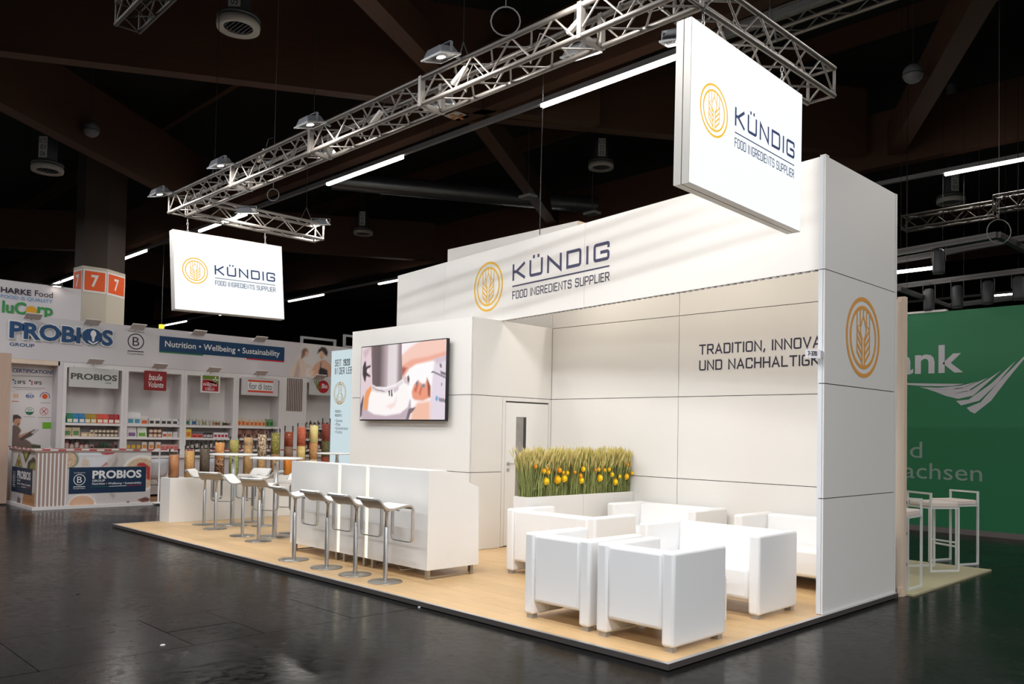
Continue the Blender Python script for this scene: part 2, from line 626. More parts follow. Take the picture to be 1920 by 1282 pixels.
# ------------------------------------------------------------------ hall floor
def hall_floor():
    m = bpy.data.materials.new('black_asphalt')
    m.use_nodes = True
    nt = m.node_tree
    b = nt.nodes['Principled BSDF']
    geo = nt.nodes.new('ShaderNodeNewGeometry')
    n1 = nt.nodes.new('ShaderNodeTexNoise')
    n1.inputs['Scale'].default_value = 1.1
    n1.inputs['Detail'].default_value = 8
    n1.inputs['Roughness'].default_value = 0.65
    n2 = nt.nodes.new('ShaderNodeTexNoise')
    n2.inputs['Scale'].default_value = 14
    n2.inputs['Detail'].default_value = 6
    n2.inputs['Distortion'].default_value = .6
    for n in (n1, n2):
        nt.links.new(geo.outputs['Position'], n.inputs['Vector'])
    cr = nt.nodes.new('ShaderNodeValToRGB')
    cr.color_ramp.elements[0].position = .3
    cr.color_ramp.elements[0].color = srgb(11, 11, 11)
    cr.color_ramp.elements[1].position = .75
    cr.color_ramp.elements[1].color = srgb(22, 21, 21)
    nt.links.new(n1.outputs['Fac'], cr.inputs['Fac'])
    nt.links.new(cr.outputs['Color'], b.inputs['Base Color'])
    ad = nt.nodes.new('ShaderNodeMath')
    ad.operation = 'ADD'
    rr = nt.nodes.new('ShaderNodeMapRange')
    rr.inputs['From Min'].default_value = .7
    rr.inputs['From Max'].default_value = 1.3
    rr.inputs['To Min'].default_value = .10
    rr.inputs['To Max'].default_value = .30
    nt.links.new(n1.outputs['Fac'], ad.inputs[0])
    nt.links.new(n2.outputs['Fac'], ad.inputs[1])
    nt.links.new(ad.outputs[0], rr.inputs['Value'])
    nt.links.new(rr.outputs[0], b.inputs['Roughness'])
    bp = nt.nodes.new('ShaderNodeBump')
    bp.inputs['Strength'].default_value = .07
    bp.inputs['Distance'].default_value = .01
    nt.links.new(n2.outputs['Fac'], bp.inputs['Height'])
    nt.links.new(bp.outputs[0], b.inputs['Normal'])
    b.inputs['IOR'].default_value = 1.16
    f = MB().box(-48, 30, -16, 40, -.3, -.012).build('floor', m)
    struct(f, 'black asphalt floor of the exhibition hall')
    # surface slabs left and right of the service duct, and the duct's cover plates
    x0, x1 = -3.66, -2.64
    g = .006
    slab = MB()
    slab.box(-48, x0 - g, -16, 40, -.011, 0)
    slab.build('floor_slab', m, f)
    slab = MB()
    slab.box(x1 + g, 30, -16, 40, -.011, 0)
    slab.build('floor_slab', m, f)
    y = -9.0
    k = 0
    while y < -0.1:
        L = (1.0, .55, .8, .62)[k % 4]
        MB().box(x0, x1 if k % 3 else x0 + .52, y + g, y + L, -.011, .001 if k % 2 else 0).build('cover_plate', m, f)
        if k % 3 == 0:
            MB().box(x0 + .53, x1, y + g, y + L, -.011, 0).build('cover_plate', m, f)
        y += L
        k += 1
    MB().box(x0, x1, y + g, 40, -.011, 0).build('cover_plate', m, f)
    return f


hall_floor()

# ------------------------------------------------------------------ hall roof and timber beams
roof = MB().box(-48, 30, -16, 40, 9.6, 9.8).build('ceiling', ROOF)
struct(roof, 'dark roof of the exhibition hall')
for nm, bx in (('wall_left', (-48.2, -48, -16, 40)), ('wall_back', (-48, 30, 40, 40.2)), ('wall_right', (30, 30.2, -16, 40)), ('wall_front', (-48, 30, -16.2, -16))):
    struct(MB().box(*bx, 0, 9.7).build(nm, ROOF), 'dark far wall of the exhibition hall')


n_beam = 0


def beam(p, q, z0=7.0, h=1.3, t=.24, ext=(0, 0)):
    p, q = Vector(p).to_2d(), Vector(q).to_2d()
    d = (q - p).normalized()
    p, q = p - d * ext[0], q + d * ext[1]
    n = Vector((-d.y, d.x)) * t / 2
    pts = [p - n, q - n, q + n, p + n]
    global n_beam
    n_beam += 1
    o = MB().prism([(a.x, a.y) for a in pts], 'z', z0, z0 + h).build('trim_%d' % n_beam, BEAM)  # structural timber beam of the hall roof
    return struct(o, 'dark brown glued timber beam under the hall roof')


beam(bk(0, 101, z=7), bk(690, 184, z=7), ext=(9, 4.0), h=1.7)
beam((-40, 4.75), (14, 4.75), z0=7.0, h=1.1)
beam((-40, 12.15), (14, 12.15), z0=7.0, h=1.1)
beam(bk(0, 200, z=7), bk(250, 330, z=7), z0=7.0, ext=(3, 3), t=.3)
beam((-6.9, 3.2), (-5.3, 0.1), z0=7.3, h=.5, t=.3, ext=(.5, 6))
beam((-8.0, 5.3), (-11.0, 10.1), z0=7.2, h=.5, t=.28, ext=(0, 2))
beam((-3.05, 11.8), (-.2, 7.0), z0=7.1, h=.6, t=.3, ext=(0, 7))
beam((-7.7, 5.5), (-4.2, 10.9), z0=7.2, h=1.3, t=.26, ext=(0, 1))
beam((-22, 4.8), (-17.5, 12.1), z0=7.0, h=1.2)
beam((-28, 4.8), (-31, 12.1), z0=7.0, h=1.2)
beam((-30, -2.5), (-24, 4.8), z0=7.0, h=1.2)
for k in range(7):
    MB().box(-40, 28, -14.6 + k * 7.4 + 3.5, -14.6 + k * 7.4 + 3.62, 9.2, 9.6).build('roof_purlin', BEAM, roof)

# ------------------------------------------------------------------ ceiling light rails of the hall
RAIL = mat('rail_aluminium', srgb(150, 150, 152), rough=0.45, metal=0.5)
TUBE = em('lit_tube', (1.0, .97, .92, 1), 9.0)
for k, ry in enumerate((-10.5, -3.1, 4.3, 11.7, 26.5)):
    t = thing('light_rail', ['long ceiling light rail over the aisle far in front of the stand', 'long ceiling light rail over the aisle before the stand', 'long aluminium light rail with lit tubes passing behind the stand truss',
                             'long light rail with lit tubes behind the white stand', 'distant light rail far behind the green wall'][k], 'ceiling light', (0, ry, 6.5))
    MB().box(-42, 28, -.035, .035, .02, .10).build('rail', RAIL, t)
    spots = [-5.38 - 5.94 * j + (.0 if k % 2 == 0 else -2.68) for j in range(-5, 7)]
    if ry < 0:   # extra tubes added on the unseen aisle rails to brighten the stand's front
        spots = sorted(spots + [x + 2.97 for x in spots if x > -6])
    for xs in spots:
        if xs + 2.48 > 27.5:
            continue
        o = MB().box(xs, xs + 2.48, -.032, .032, -.03, .02).build('light_tube', TUBE, t)
        if ry < 15 and xs > -31:
            area_light('tube_light', t, (xs + 1.24, 0, -.06), (xs + 1.24, 0, -5), 2.4, .12, HALL_W[k], (.95, .97, 1) if ry < 0 else (1, .95, .9))
    for j in range(7):
        MB().tube((-40 + j * 8, 0, .1), (-40 + j * 8, 0, 3.1), .004, 5).build('hanger', ROOF, t)


# ------------------------------------------------------------------ ventilation outlets and globe speakers
def vent(px, w, code, label):
    d = 1565 * .6 / w
    c = CAM + (_fw + _r * ((px[0] - 960) / F_PX) - _u * ((px[1] - 641 - SY) / F_PX)) * d
    t = thing('air_diffuser', label, 'air vent', (c.x, c.y, c.z), group=None)
    DU = mat('grey_duct', srgb(92, 94, 98), rough=.5, metal=.4)
    RI = mat('pale_ring', srgb(168, 164, 158), rough=.5)
    MB().lathe([(.17, .12), (.17, .62), (.10, .62), (.10, 9.6 - c.z)]).build('duct', DU, t)
    MB().lathe([(.17, .12), (.28, .10), (.30, .06), (.28, .05), (.17, .05)]).build('collar', DU, t)
    MB().lathe([(.20, -.06), (.29, -.08), (.30, -.02), (.29, .03), (.20, .03), (.20, -.06)], n=32).build('ring', RI, t)
    for j in range(7):
        y = -.165 + j * .055
        hw = math.sqrt(.2 ** 2 - y * y)
        MB().box(-hw, hw, y - .006, y + .006, -.05, -.02).build('slat', DU, t)
    # label plate facing the aisle in front of the stand
    f = Face((.172 * .7, -.172 * .72, .14), (.7, .72, 0))
    MB()._add([f.p(a, b, .004) for a, b in rect(-.09, .09, .02, .44)], [(0, 1, 2, 3)]) if False else None
    mb = MB()
    shape(mb, f, rect(-.085, .085, .02, .44), .004)
    pl = mb.build('code_plate', mat('code_plate_white', srgb(190, 190, 188), rough=.6), t)
    mb = MB()
    for i, s in enumerate(code):
        type_(mb, f, s, -.07 if len(s) > 2 else -.05, .07 if len(s) > 2 else .05, .31 - i * .13, .41 - i * .13, .007)
    mb.build('code', BLACK, pl)


vent((447, 45), 80, ('RLT02', '01', '05'), 'round air diffuser with pale ring under the big brown beam')
vent((89, 315), 56, ('RLT02', '01', '06'), 'round air diffuser with white code plate beside the hanging grey globe')
vent((1127, 310), 48, ('RLT02', '02', '05'), 'dim round air diffuser above the white fascia')
vent((681, 435), 37, ('RLT02', '02', '06'), 'small far round air diffuser above the left end of the fascia')
vent((1783, 375), 50, ('RLT02', '02', '01'), 'dim round air diffuser above the green wall')
for px, w, lb in (((171, 243), 29, 'grey globe loudspeaker hanging on a cable near the diffuser with code plate'), ((1712, 138), 37, 'grey globe loudspeaker hanging above the end of the white stand')):
    d = 1565 * .3 / w
    c = CAM + (_fw + _r * ((px[0] - 960) / F_PX) - _u * ((px[1] - 641 - SY) / F_PX)) * d
    t = thing('globe_speaker', lb, 'loudspeaker', c)
    g1 = mat('globe_grey', srgb(112, 112, 116), rough=.45)
    MB().sphere((0, 0, 0), .15, 20, 12).build('shell', g1, t)
    MB().lathe([(.151, -.03), (.152, -.02), (.151, -.01)], n=20).build('band', DARK, t)
    MB().tube((0, 0, .14), (0, 0, 9.6 - c.z), .006, 5).build('cable', DARK, t)

# ventilation pipe and unlit hall lamps in the dark
t = thing('air_duct', 'long round silver spiral duct running under the dark roof', 'duct')
a, b = bk(700, 345, z=7.6), bk(980, 372, z=7.6)
d = (b - a).normalized()
a, b = a - d * 1.0, b + d * 3
MB().tube(a, b, .22, 20).build('pipe', mat('spiral_duct', srgb(120, 122, 126), rough=.35, metal=.8), t)
n = int((b - a).length / .5)
rr = MB()
for i in range(n):
    q = a + d * (i * .5 + .2)
    MB().tube(q, q + d * .03, .228, 20).build('rib', mat('spiral_duct', srgb(120, 122, 126)), t)
for j in (.15, .85):
    q = a.lerp(b, j)
    MB().tube((q.x, q.y, q.z + .2), (q.x, q.y, 9.6), .008, 5).build('hanger', DARK, t)
for px, lb in (((990, 371), 'unlit white hall floodlight on the diagonal brace'), ((1110, 402), 'small unlit white emergency lamp far behind the fascia')):
    q = bk(px[0], px[1], z=6.8)
    t = thing('hall_floodlight', lb, 'lamp', q)
    MB().box(-.18, .18, -.13, .13, 0, .06).build('housing', mat('lamp_white', srgb(150, 150, 150), rough=.5), t, bevel=.015)
    MB().box(-.16, .16, -.11, .11, -.008, 0).build('glass', mat('lamp_glass_off', srgb(110, 112, 114), rough=.2), t)
    MB().tube((0, 0, .06), (0, 0, 9.6 - q.z), .012, 6).build('bracket', DARK, t)
q = bk(857, 218, z=7.0)
t = thing('warning_sign', 'small orange and white diamond panel under the brown beam', 'sign', q)
fz = Face((0, 0, -.01), (1, 0, 0), (0, 1, 0))
fz.n = Vector((0, 0, -1))
MB().box(-.16, .16, -.16, .16, 0, .01).build('plate', mat('sign_white', srgb(220, 214, 205), rough=.5), t)
mb = MB()
for i in range(4):
    a = PI / 2 * i
    shape(mb, fz, [(0, 0), (.15 * math.cos(a - .3), .15 * math.sin(a - .3)), (.15 * math.cos(a + .3), .15 * math.sin(a + .3))], .002)
mb.build('star', mat('sign_orange', srgb(226, 130, 60), rough=.5), t)
MB().tube((0, 0, 0), (0, 0, 9.6 - q.z), .008, 5).build('hanger', DARK, t)

# ================================================================== THE WHITE STAND
ZP = .0455
XC, XC2, YC1, YC2 = -.0294, -.0865, 2.3207, 3.886
YB, XS1, XR, YT, XL = 3.9557, -2.6396, -4.7612, 2.4381, -7.4903
FA = .1324
LEN = 10.26
YD = 3.93


def stand_floor():
    oak = mat('oak_plank', srgb(212, 177, 130), rough=.38, noise=.13, nscale=4.5, stretch=(.9, 9, 9), rnd=.06, bump=.02, bscale=90)
    f = root('floor_stand', 'oak plank floor of the white stand')
    MB().box(-LEN + .02, -.02, .02, YD, .012, .034).build('base_board', SEAM, f)
    pw, pl = .19, 1.29
    shared = {}
    row = 0
    y = .035
    while y < YD - .02:
        w = min(pw, YD - y)
        x = -LEN + .03 - (row * .47 % 1.0) * pl
        while x < -.035:
            a, b = max(x, -LEN + .03), min(x + pl, -.035)
            if b - a > .03:
                L = round(b - a, 3)
                key = (L, round(w, 3))
                if key not in shared:
                    o = MB().box(.0008, L - .0008, .0008, w - .0008, 0, .0115).build('plank', oak, f)
                    shared[key] = o.data
                else:
                    o = put('plank', shared[key], f)
                o.location = (a, y, .034)
            x += pl
        y += pw
        row += 1
    edge = mat('dark_edge_profile', srgb(104, 98, 96), rough=.42, metal=.5)
    for nm, bx in (('edge_profile', (-LEN, 0, 0, .008)), ('edge_profile', (-.008, 0, .008, YD)), ('edge_profile', (-LEN, -LEN + .008, .008, YD))):
        MB().box(bx[0], bx[1], bx[2], bx[3], .006, ZP).build(nm, edge, f)
    for bx in ((-LEN, 0, .0, .034), (-.036, 0, .034, YD), (-LEN, -LEN + .034, .034, YD)):
        MB().box(bx[0], bx[1], bx[2], bx[3], ZP, ZP + .003).build('top_strip', ALU_L, f)


stand_floor()

G = .004


def panel_y(par, x0, x1, z0, z1, y, th=.02, m=WHITE):
    """panel facing -Y at y"""
    return MB().box(x0 + G, x1 - G, y, y + th, z0 + G, z1 - G).build('panel', m, par)


def panel_x(par, y0, y1, z0, z1, x, th=.02, m=WHITE):
    """panel facing +X at x"""
    return MB().box(x - th, x, y0 + G, y1 - G, z0 + G, z1 - G).build('panel', m, par)


# --- back wall of the lounge
wb = root('wall_lounge', 'white panelled back wall of the lounge')
MB().box(XL, -.2, YB + .018, YB + .05, ZP, ZP + 4).build('core', SEAM, wb)
for i in range(4):
    panel_y(wb, XR, XS1, ZP + i, ZP + i + 1, YB)
    panel_y(wb, XS1, -.52, ZP + i, ZP + i + 1, YB)
    panel_y(wb, -.52, -.2, ZP + i, ZP + i + 1, YB)
panel_y(wb, XL, XR, ZP + 3, ZP + 4, YB)
fc = Face((0, YB, 0), (1, 0, 0))
mb = MB()
sx = (.843 - .13 * .124) / (stroke_w('TRADITION') * .124 * .87)
stroke(mb, fc, 'TRADITION, INNOVATION', -2.349, 2.545, .124, sx=sx, th=.15)
stroke(mb, fc, 'UND NACHHALTIGKEIT', -2.346, 2.354, .124, sx=sx, th=.15)
mb.build('lettering', NAVY_D, wb)

# --- end wall on the right
we = root('wall_end', 'white panelled end wall with orange grain emblem')
MB().box(XC2 + .006, XC - .012, YC1 + .02, YC2, ZP, ZP + 4 - .01).build('core', SEAM, we)
for i in range(4):
    panel_x(we, YC1 + .0, YC2, ZP + i, ZP + i + 1, XC, .016)
    MB().box(XC2, XC - .018, YC1, YC1 + .018, ZP + i + G, ZP + i + 1 - G).build('edge_strip', mat('cool_white_profile', srgb(226, 230, 236), rough=.4), we)
    MB().box(XC2, XC2 + .006, YC1 + .018, YC2, ZP + i + G, ZP + i + 1 - G).build('inner_panel', WHITE, we)
MB().box(XC2, XC, YC2 + .006, YC2 + .05, ZP, ZP + 4).build('corner_post', WHITE, we)
MB().box(XC - .05, XC, YC1, YC1 + .07, ZP + 4, ZP + 4.012).build('top_clip', WHITE, we)
MB().box(XC2, XC - .012, YC2 + .052, YC2 + .075, ZP, ZP + 2.95).build('blue_trim', mat('pale_blue_fabric', srgb(160, 186, 205), rough=.7), we)
mb = MB()
wheat_logo(mb, Face((XC, 0, 0), (0, 1, 0)), 3.13, 2.52, .378)
mb.build('emblem', ORA, we)

# --- slanted fascia
fs = root('wall_fascia', 'long white fascia with the stand name')
fdir = Vector((-math.cos(FA), math.sin(FA), 0))
fn = Vector((-math.sin(FA), -math.cos(FA), 0))
FO = Vector((XC, YC1, 0))


def fpt(d, z, back=0.0):
    p = FO + fdir * d - fn * back
    return (p.x, p.y, z)


def fbox(mb, d0, d1, z0, z1, b0, b1):
    q = [fpt(d0, z0, b0), fpt(d1, z0, b0), fpt(d1, z0, b1), fpt(d0, z0, b1)]
    w = [(p[0], p[1], z1) for p in q]
    mb._add(q + w, [(0, 1, 2, 3), (7, 6, 5, 4), (4, 5, 1, 0), (5, 6, 2, 1), (6, 7, 3, 2), (7, 4, 0, 3)])


for d0, d1 in ((0.012, 3.138), (3.138, 6.2), (6.2, 7.62)):
    mb = MB()
    fbox(mb, d0 + .002, d1 - .002, ZP + 3.006, ZP + 4, 0, .02)
    mb.build('panel', WHITE, fs)
    mb = MB()
    fbox(mb, d0 + .002, d1 - .002, ZP + 3.006, ZP + 4, .045, .06)
    mb.build('rear_panel', WHITE, fs)
mb = MB()
fbox(mb, .02, 7.6, ZP + 3.03, ZP + 3.98, .02, .045)
mb.build('core', SEAM, fs)
for k in range(58):
    mb = MB()
    d0 = .1 + k * .08
    fbox(mb, d0, d0 + .045, ZP + 2.999, ZP + 3.012, .004, .055)
    mb.build('profile_clip', ALU, fs)
ff = Face(FO, -fdir)
ff.n = fn
mb = MB()
wheat_logo(mb, ff, -5.09, 3.545, .342, k=.88)
mb.build('emblem', YEL, fs)
mb = MB()
stroke(mb, ff, 'KÜNDIG', -4.543, 3.548, .217, w=1.83, th=.175, gap=.30)
ribbon(mb, ff, [(-4.54, 3.476), (-2.712, 3.476)], .018)
mb.build('lettering', NAVY, fs)
mb = MB()
stroke(mb, ff, 'FOOD INGREDIENTS SUPPLIER', -4.54, 3.305, .106, w=1.83, th=.13)
mb.build('small_lettering', NAVY_D, fs)

# spots clamped behind the fascia, washing the lounge
SPOTM = mat('spot_white', srgb(225, 225, 222), rough=.4)
LENS_W = em('warm_lens', (1, .93, .8, 1), 8)
for d, lb in ((.95, 'small clamp spot behind the fascia near the end wall'), (2.25, 'small clamp spot behind the middle of the fascia'), (3.75, 'small clamp spot behind the fascia near the door')):
    p = Vector(fpt(d, ZP + 3.62, .19))
    t = thing('clamp_spot', lb, 'lamp', p)
    MB().box(-.07, .07, -.05, .05, -.03, .02).build('housing', SPOTM, t, bevel=.01)
    MB().box(-.055, .055, -.04, .04, -.036, -.03).build('lens', LENS_W, t)
    MB().tube((0, -.01, .0), (0, -.13, .0), .012, 6).build('arm', SPOTM, t)
    area_light('spot_light', t, (0, .02, -.05), (0, 1.0, -.62), .12, .09, SPOT_W, (1, .9, .76))

# --- cabin block with TV and door
cb = root('wall_cabin', 'white panelled cabin block carrying the screen and the door')
MB().box(XL + .02, XR - .02, YT + .018, YB - .01, ZP, ZP + 2.99).build('core', SEAM, cb)
for i in range(3):
    panel_y(cb, XL, XR - .004, ZP + i, ZP + i + 1, YT)
    MB().box(XL, XL + .02, YT + .02, YB, ZP + i + G, ZP + i + 1 - G).build('panel', WHITE, cb)
MB().box(XL, XR, YT, YB, ZP + 2.996, ZP + 3.004).build('top_board', WHITE, cb)
panel_x(cb, YT + .022, YB, ZP + 2, ZP + 3, XR)
DY0 = 3.005
for i in range(2):
    panel_x(cb, YT + .022, DY0, ZP + i, ZP + i + 1, XR)
d1 = root('door_1', 'white door with a narrow window in the cabin side', (0, 0, 0))
dx = XR
fr = MB().box(dx - .02, dx, DY0 + G, 3.062, ZP + .01, ZP + 1.996).box(dx - .02, dx, 3.906, YB - .002, ZP + .01, ZP + 1.996).box(dx - .02, dx, 3.062, 3.906, ZP + 1.945, ZP + 1.996)
fr.build('door_frame', WHITE, d1)
MB().box(dx - .02, dx - .004, 3.072, 3.268, ZP + .015, ZP + 1.925).box(dx - .02, dx - .004, 3.463, 3.898, ZP + .015, ZP + 1.925).box(dx - .02, dx - .004, 3.268, 3.463, ZP + 1.735, ZP + 1.925).box(dx - .02, dx - .004, 3.268, 3.463, ZP + .015, ZP + .62).build('door_leaf', WHITE_G, d1)
MB().box(dx - .016, dx - .013, 3.268, 3.463, ZP + .62, ZP + 1.735).build('door_window', mat('grey_window', srgb(150, 146, 144), rough=.08, noise=.35, nscale=5), d1)
MB().box(dx - .013, dx - .004, 3.42, 3.463, ZP + .62, ZP + 1.735).build('window_bead', DARK, d1)
hd = MB().tube((dx - .004, 3.125, 1.152), (dx + .008, 3.125, 1.152), .026, 14).tube((dx + .006, 3.125, 1.152), (dx + .05, 3.125, 1.152), .010, 8).tube((dx + .05, 3.118, 1.152), (dx + .05, 3.25, 1.152), .010, 8)
hd.build('door_handle', STEEL, d1)
MB().tube((dx - .004, 3.125, 1.07), (dx + .008, 3.125, 1.07), .026, 14).build('lock_rose', STEEL, d1)

# --- light-box wall at the left end of the back
lbw = thing('light_box_wall', 'tall pale blue backlit panel printed with product text beside the cabin', 'light box', (0, YB - .05, 0))
LB = em('pale_blue_light', srgb(214, 232, 237), .86)
MB().box(-10.40, XL - .004, .01, .06, ZP, ZP + 3.01).build('frame', ALU_L, lbw)
for a, b in ((-10.385, -9.2), (-9.2, -8.3), (-8.3, XL - .02)):
    MB().box(a + .002, b - .002, 0, .012, ZP + .02, ZP + 2.995).build('lit_panel', LB, lbw)
fl = Face((0, 0, 0), (1, 0, 0))
mb = MB()
q = lambda u, v: bk(u, v, y=YB - .05)
p0, p1 = q(628, 687), q(628, 674)
hh = abs(p1.z - p0.z) * .95
stroke(mb, fl, 'SEIT', p0.x, p0.z, hh, sx=.78, th=.11)
p2 = q(643.5, 687)
stroke(mb, fl, '1920', p2.x, p0.z, hh, sx=.66, th=.16, gap=.42)
p0 = q(628, 702)
stroke(mb, fl, 'IN DER LEBENSMITTEL-', p0.x, p0.z, hh, sx=.78, th=.11)
p0 = q(628, 773.5)
h2 = abs(q(628, 769).z - q(628, 773.5).z) * 1.05
stroke(mb, fl, 'TROCKEN-', p0.x, p0.z, h2, sx=.8, th=.14, gap=.36)
p0 = q(628, 781)
stroke(mb, fl, 'PRODUKTE', p0.x, p0.z, h2, sx=.8, th=.14, gap=.36)
for i, (s, w) in enumerate((('• Gemüse', .26), ('• Pilze', .19), ('• Küchenkräuter', .45), ('• Früchte', .25))):
    p = q(627.5, 791 + i * 7.1)
    type_(mb, fl, s, p.x, p.x + w, p.z, p.z + .058)
mb.build('lettering', NAVY_D, lbw)
mb = MB()
c = q(637.5, 737)
R0 = abs(q(637.5, 716.5).z - c.z)
ribbon(mb, fl, circ(c.x, c.z, R0, n=40), .012, closed=True)
ribbon(mb, fl, circ(c.x, c.z, R0 * .84, n=36), .011, closed=True)
ribbon(mb, fl, circ(c.x, c.z - .1, .1, n=24, a0=PI * .62, a1=PI * 2.38), .016)
ribbon(mb, fl, circ(c.x, c.z - .1, .055, n=20, a0=PI * .7, a1=PI * 2.3), .014)
ribbon(mb, fl, [(c.x - .035, c.z - .01), (c.x - .035, c.z + .14), (c.x, c.z + .19), (c.x + .035, c.z + .14), (c.x + .035, c.z - .01)], .016)
mb.build('emblem', YEL, lbw)

# --- television
tv = thing('television', 'large flat television showing a steel filling pipe on the cabin wall', 'television', (-6.12, YT - .1, 1.70))
W2, H2 = .982, 1.09
MB().box(-W2, W2, 0, .05, 0, H2).build('bezel', BLACK, tv, bevel=.006, seg=1)
MB().box(-.35, .35, .05, .1, .3, .8).build('wall_mount', BLACK, tv)
tf = Face((-W2 + .014, 0, H2 - .014), (1, 0, 0))
TWd, THt = 2 * W2 - .028, H2 - .034


tl = []


def tvs(pts, col, blur=.012, spk=0.0):
    tl.append(([(x * TWd, -y * THt) for x, y in pts], col, blur, spk))


def tve(cx, cy, rx, ry, col, blur=.012):
    tl.append((('e', cx * TWd, -cy * THt, rx * TWd, ry * THt), col, blur, 0))


tvs([(0, 1), (.17, 1), (.15, 0), (0, 0)], (228, 206, 212), .03)
tvs([(.02, .06), (.10, 0), (.13, 0), (.05, .16)], (206, 184, 190), .03)
tvs([(.5, .28), (.52, .46), (.60, .34), (.66, .29), (.8, .26), (1, .22), (1, -.05), (.78, -.05), (.6, .06), (.5, .16)], (248, 204, 190), .03)
tvs([(.52, .46), (.60, .34), (.66, .29), (.8, .26), (1, .22), (1, .15), (.8, .20), (.62, .22), (.52, .28)], (242, 172, 150), .03)
tvs([(.505, .30), (.51, .44), (.57, .33)], (170, 92, 78), .03)
tvs([(.5, .62), (.53, .47), (.60, .34), (.68, .29), (.86, .27), (.86, .95), (.6, .95)], (255, 253, 254), .02)
tvs([(.83, 1.05), (1.05, 1.05), (1.05, .2), (.88, .29), (.85, .6)], (230, 218, 230), .02)
tvs([(.86, .24), (1, .2), (1, .26), (.9, .3)], (214, 198, 210), .02)
tvs([(.84, .41), (.86, .385), (1, .47), (1, .49), (.87, .41)], (96, 86, 96), .008)
tvs([(.93, .3), (.95, .3), (.96, .35), (.94, .35)], (120, 108, 116), .008)
tvs([(.94, .39), (1, .42), (1, .455), (.95, .43)], (110, 98, 106), .01)
tvs([(.955, .54), (.965, .54), (.965, .58), (.955, .58)], (120, 110, 116), .006)
tve(.91, .735, .013, .032, (104, 164, 212), .01)
for k in range(4):
    tvs([(.935 + k * .018, .725 + k * .005), (.947 + k * .018, .728 + k * .005), (.947 + k * .018, .775 + k * .005), (.935 + k * .018, .77 + k * .005)], (76, 72, 84), .005)
tvs([(.63, .64), (.655, .55), (.70, .49), (.73, .53), (.78, .55), (.80, .47), (.84, .58), (.84, .72), (.76, .76), (.67, .75), (.64, .72)], (238, 156, 126), .02)
tvs([(.655, .62), (.69, .53), (.705, .56), (.68, .66)], (206, 108, 84), .015)
tvs([(.71, .66), (.735, .57), (.75, .60), (.73, .70)], (210, 116, 92), .015)
tvs([(.80, .47), (.84, .58), (.84, .72), (.815, .70)], (150, 74, 60), .018)
tvs([(.67, .54), (.69, .50), (.705, .53), (.69, .57)], (116, 128, 150), .012)
tvs([(.74, .56), (.775, .54), (.78, .58), (.75, .60)], (130, 136, 152), .012)
tvs([(.70, .78), (.84, .76), (.84, 1.05), (.62, 1.05), (.64, .88)], (246, 192, 168), .04)
tvs([(.52, .44), (.56, .43), (.60, .50), (.60, .56), (.54, .52)], (226, 206, 208), .012)
tvs([(.575, .44), (.59, .42), (.605, .47), (.595, .53), (.58, .50)], (104, 84, 88), .008)
tvs([(.02, 1.05), (.02, .80), (.04, .72), (.08, .62), (.12, .60), (.62, .74), (.63, .86), (.60, 1.05)], (196, 176, 186), .012)
tvs([(.05, .88), (.045, .72), (.07, .61), (.13, .54), (.17, .60), (.11, .72), (.09, .86)], (240, 158, 98), .012)
tvs([(.10, .88), (.11, .70), (.14, .60), (.2, .62), (.4, .60), (.52, .5), (.58, .60), (.61, .74), (.59, .84), (.5, .92), (.33, .95), (.18, .93)], (255, 249, 248), .02)
tvs([(.33, .82), (.42, .78), (.46, .70), (.44, .82), (.38, .86)], (250, 222, 216), .03)
tvs([(.60, .86), (.68, .84), (.66, .88), (.62, .93), (.60, 1.0), (.57, 1.0)], (120, 104, 110), .008)
pipe_st = [(0, (150, 130, 134)), (.08, (110, 92, 94)), (.3, (98, 82, 84)), (.45, (164, 146, 150)), (.55, (196, 180, 186)), (.57, (226, 214, 218)), (.8, (232, 222, 226)), (.9, (158, 140, 144)), (1, (128, 110, 114))]
tvs([(.12, -.05), (.50, -.05), (.515, .47), (.44, .53), (.32, .565), (.2, .555), (.15, .52)], pipe_st, .006)
tvs([(.145, .52), (.2, .565), (.31, .59), (.43, .56), (.52, .48), (.53, .52), (.44, .61), (.31, .65), (.2, .63), (.14, .58)], (232, 222, 226), .006)
tvs([(.15, .56), (.2, .605), (.31, .63), (.31, .615), (.2, .59), (.15, .545)], (150, 132, 138), .004)
tvs([(.355, .615), (.36, .68), (.375, .69), (.375, .61)], (74, 62, 66), .004)
tvs([(.385, .605), (.39, .70), (.405, .69), (.40, .60)], (74, 62, 66), .004)
tvs([(.41, .60), (.47, .56), (.48, .60), (.43, .65)], (214, 200, 206), .006)
tvs([(.02, .27), (.045, .19), (.06, .20), (.065, .27), (.12, .25), (.125, .28), (.085, .30), (.085, .36), (.125, .40), (.12, .42), (.07, .40), (.06, .48), (.045, .47), (.02, .38)], (56, 44, 48), .012)
tve(.092, .33, .018, .03, (236, 222, 226), .012)
tvs([(0, .8), (.02, .72), (.035, .66), (.04, .7), (.025, .86), (.02, .95), (0, .98)], (84, 70, 74), .015)
picture('screen', tf, 0, TWd, -THt, 0, .0125, (252, 244, 247), tl, tv, .001, .95)

# --- number tag on the end wall's edge
tg = thing('number_tag', 'small white stand number tag on the edge of the end wall', 'tag', (-.088, 2.315, 2.30), 0)
fg = Face((0, 0, 0), (1, 0, .09))
MB().prism([(-.08, .045), (.06, .032), (.06, -.042), (-.08, -.03)], 'y', -.066, -.06).build('plate', mat('tag_white', srgb(212, 210, 216), rough=.5), tg)
MB().box(.04, .056, -.059, .0, -.035, .025).build('clip', mat('tag_white', srgb(212, 210, 216)), tg)
mb = MB()
f2 = Face((0, -.066, 0), (1, 0, -.09), (.0, 0, 1))
stroke(mb, f2, '7-370', -.056, -.018, .04, w=.085, th=.16)
mb.build('number', BLACK, tg)

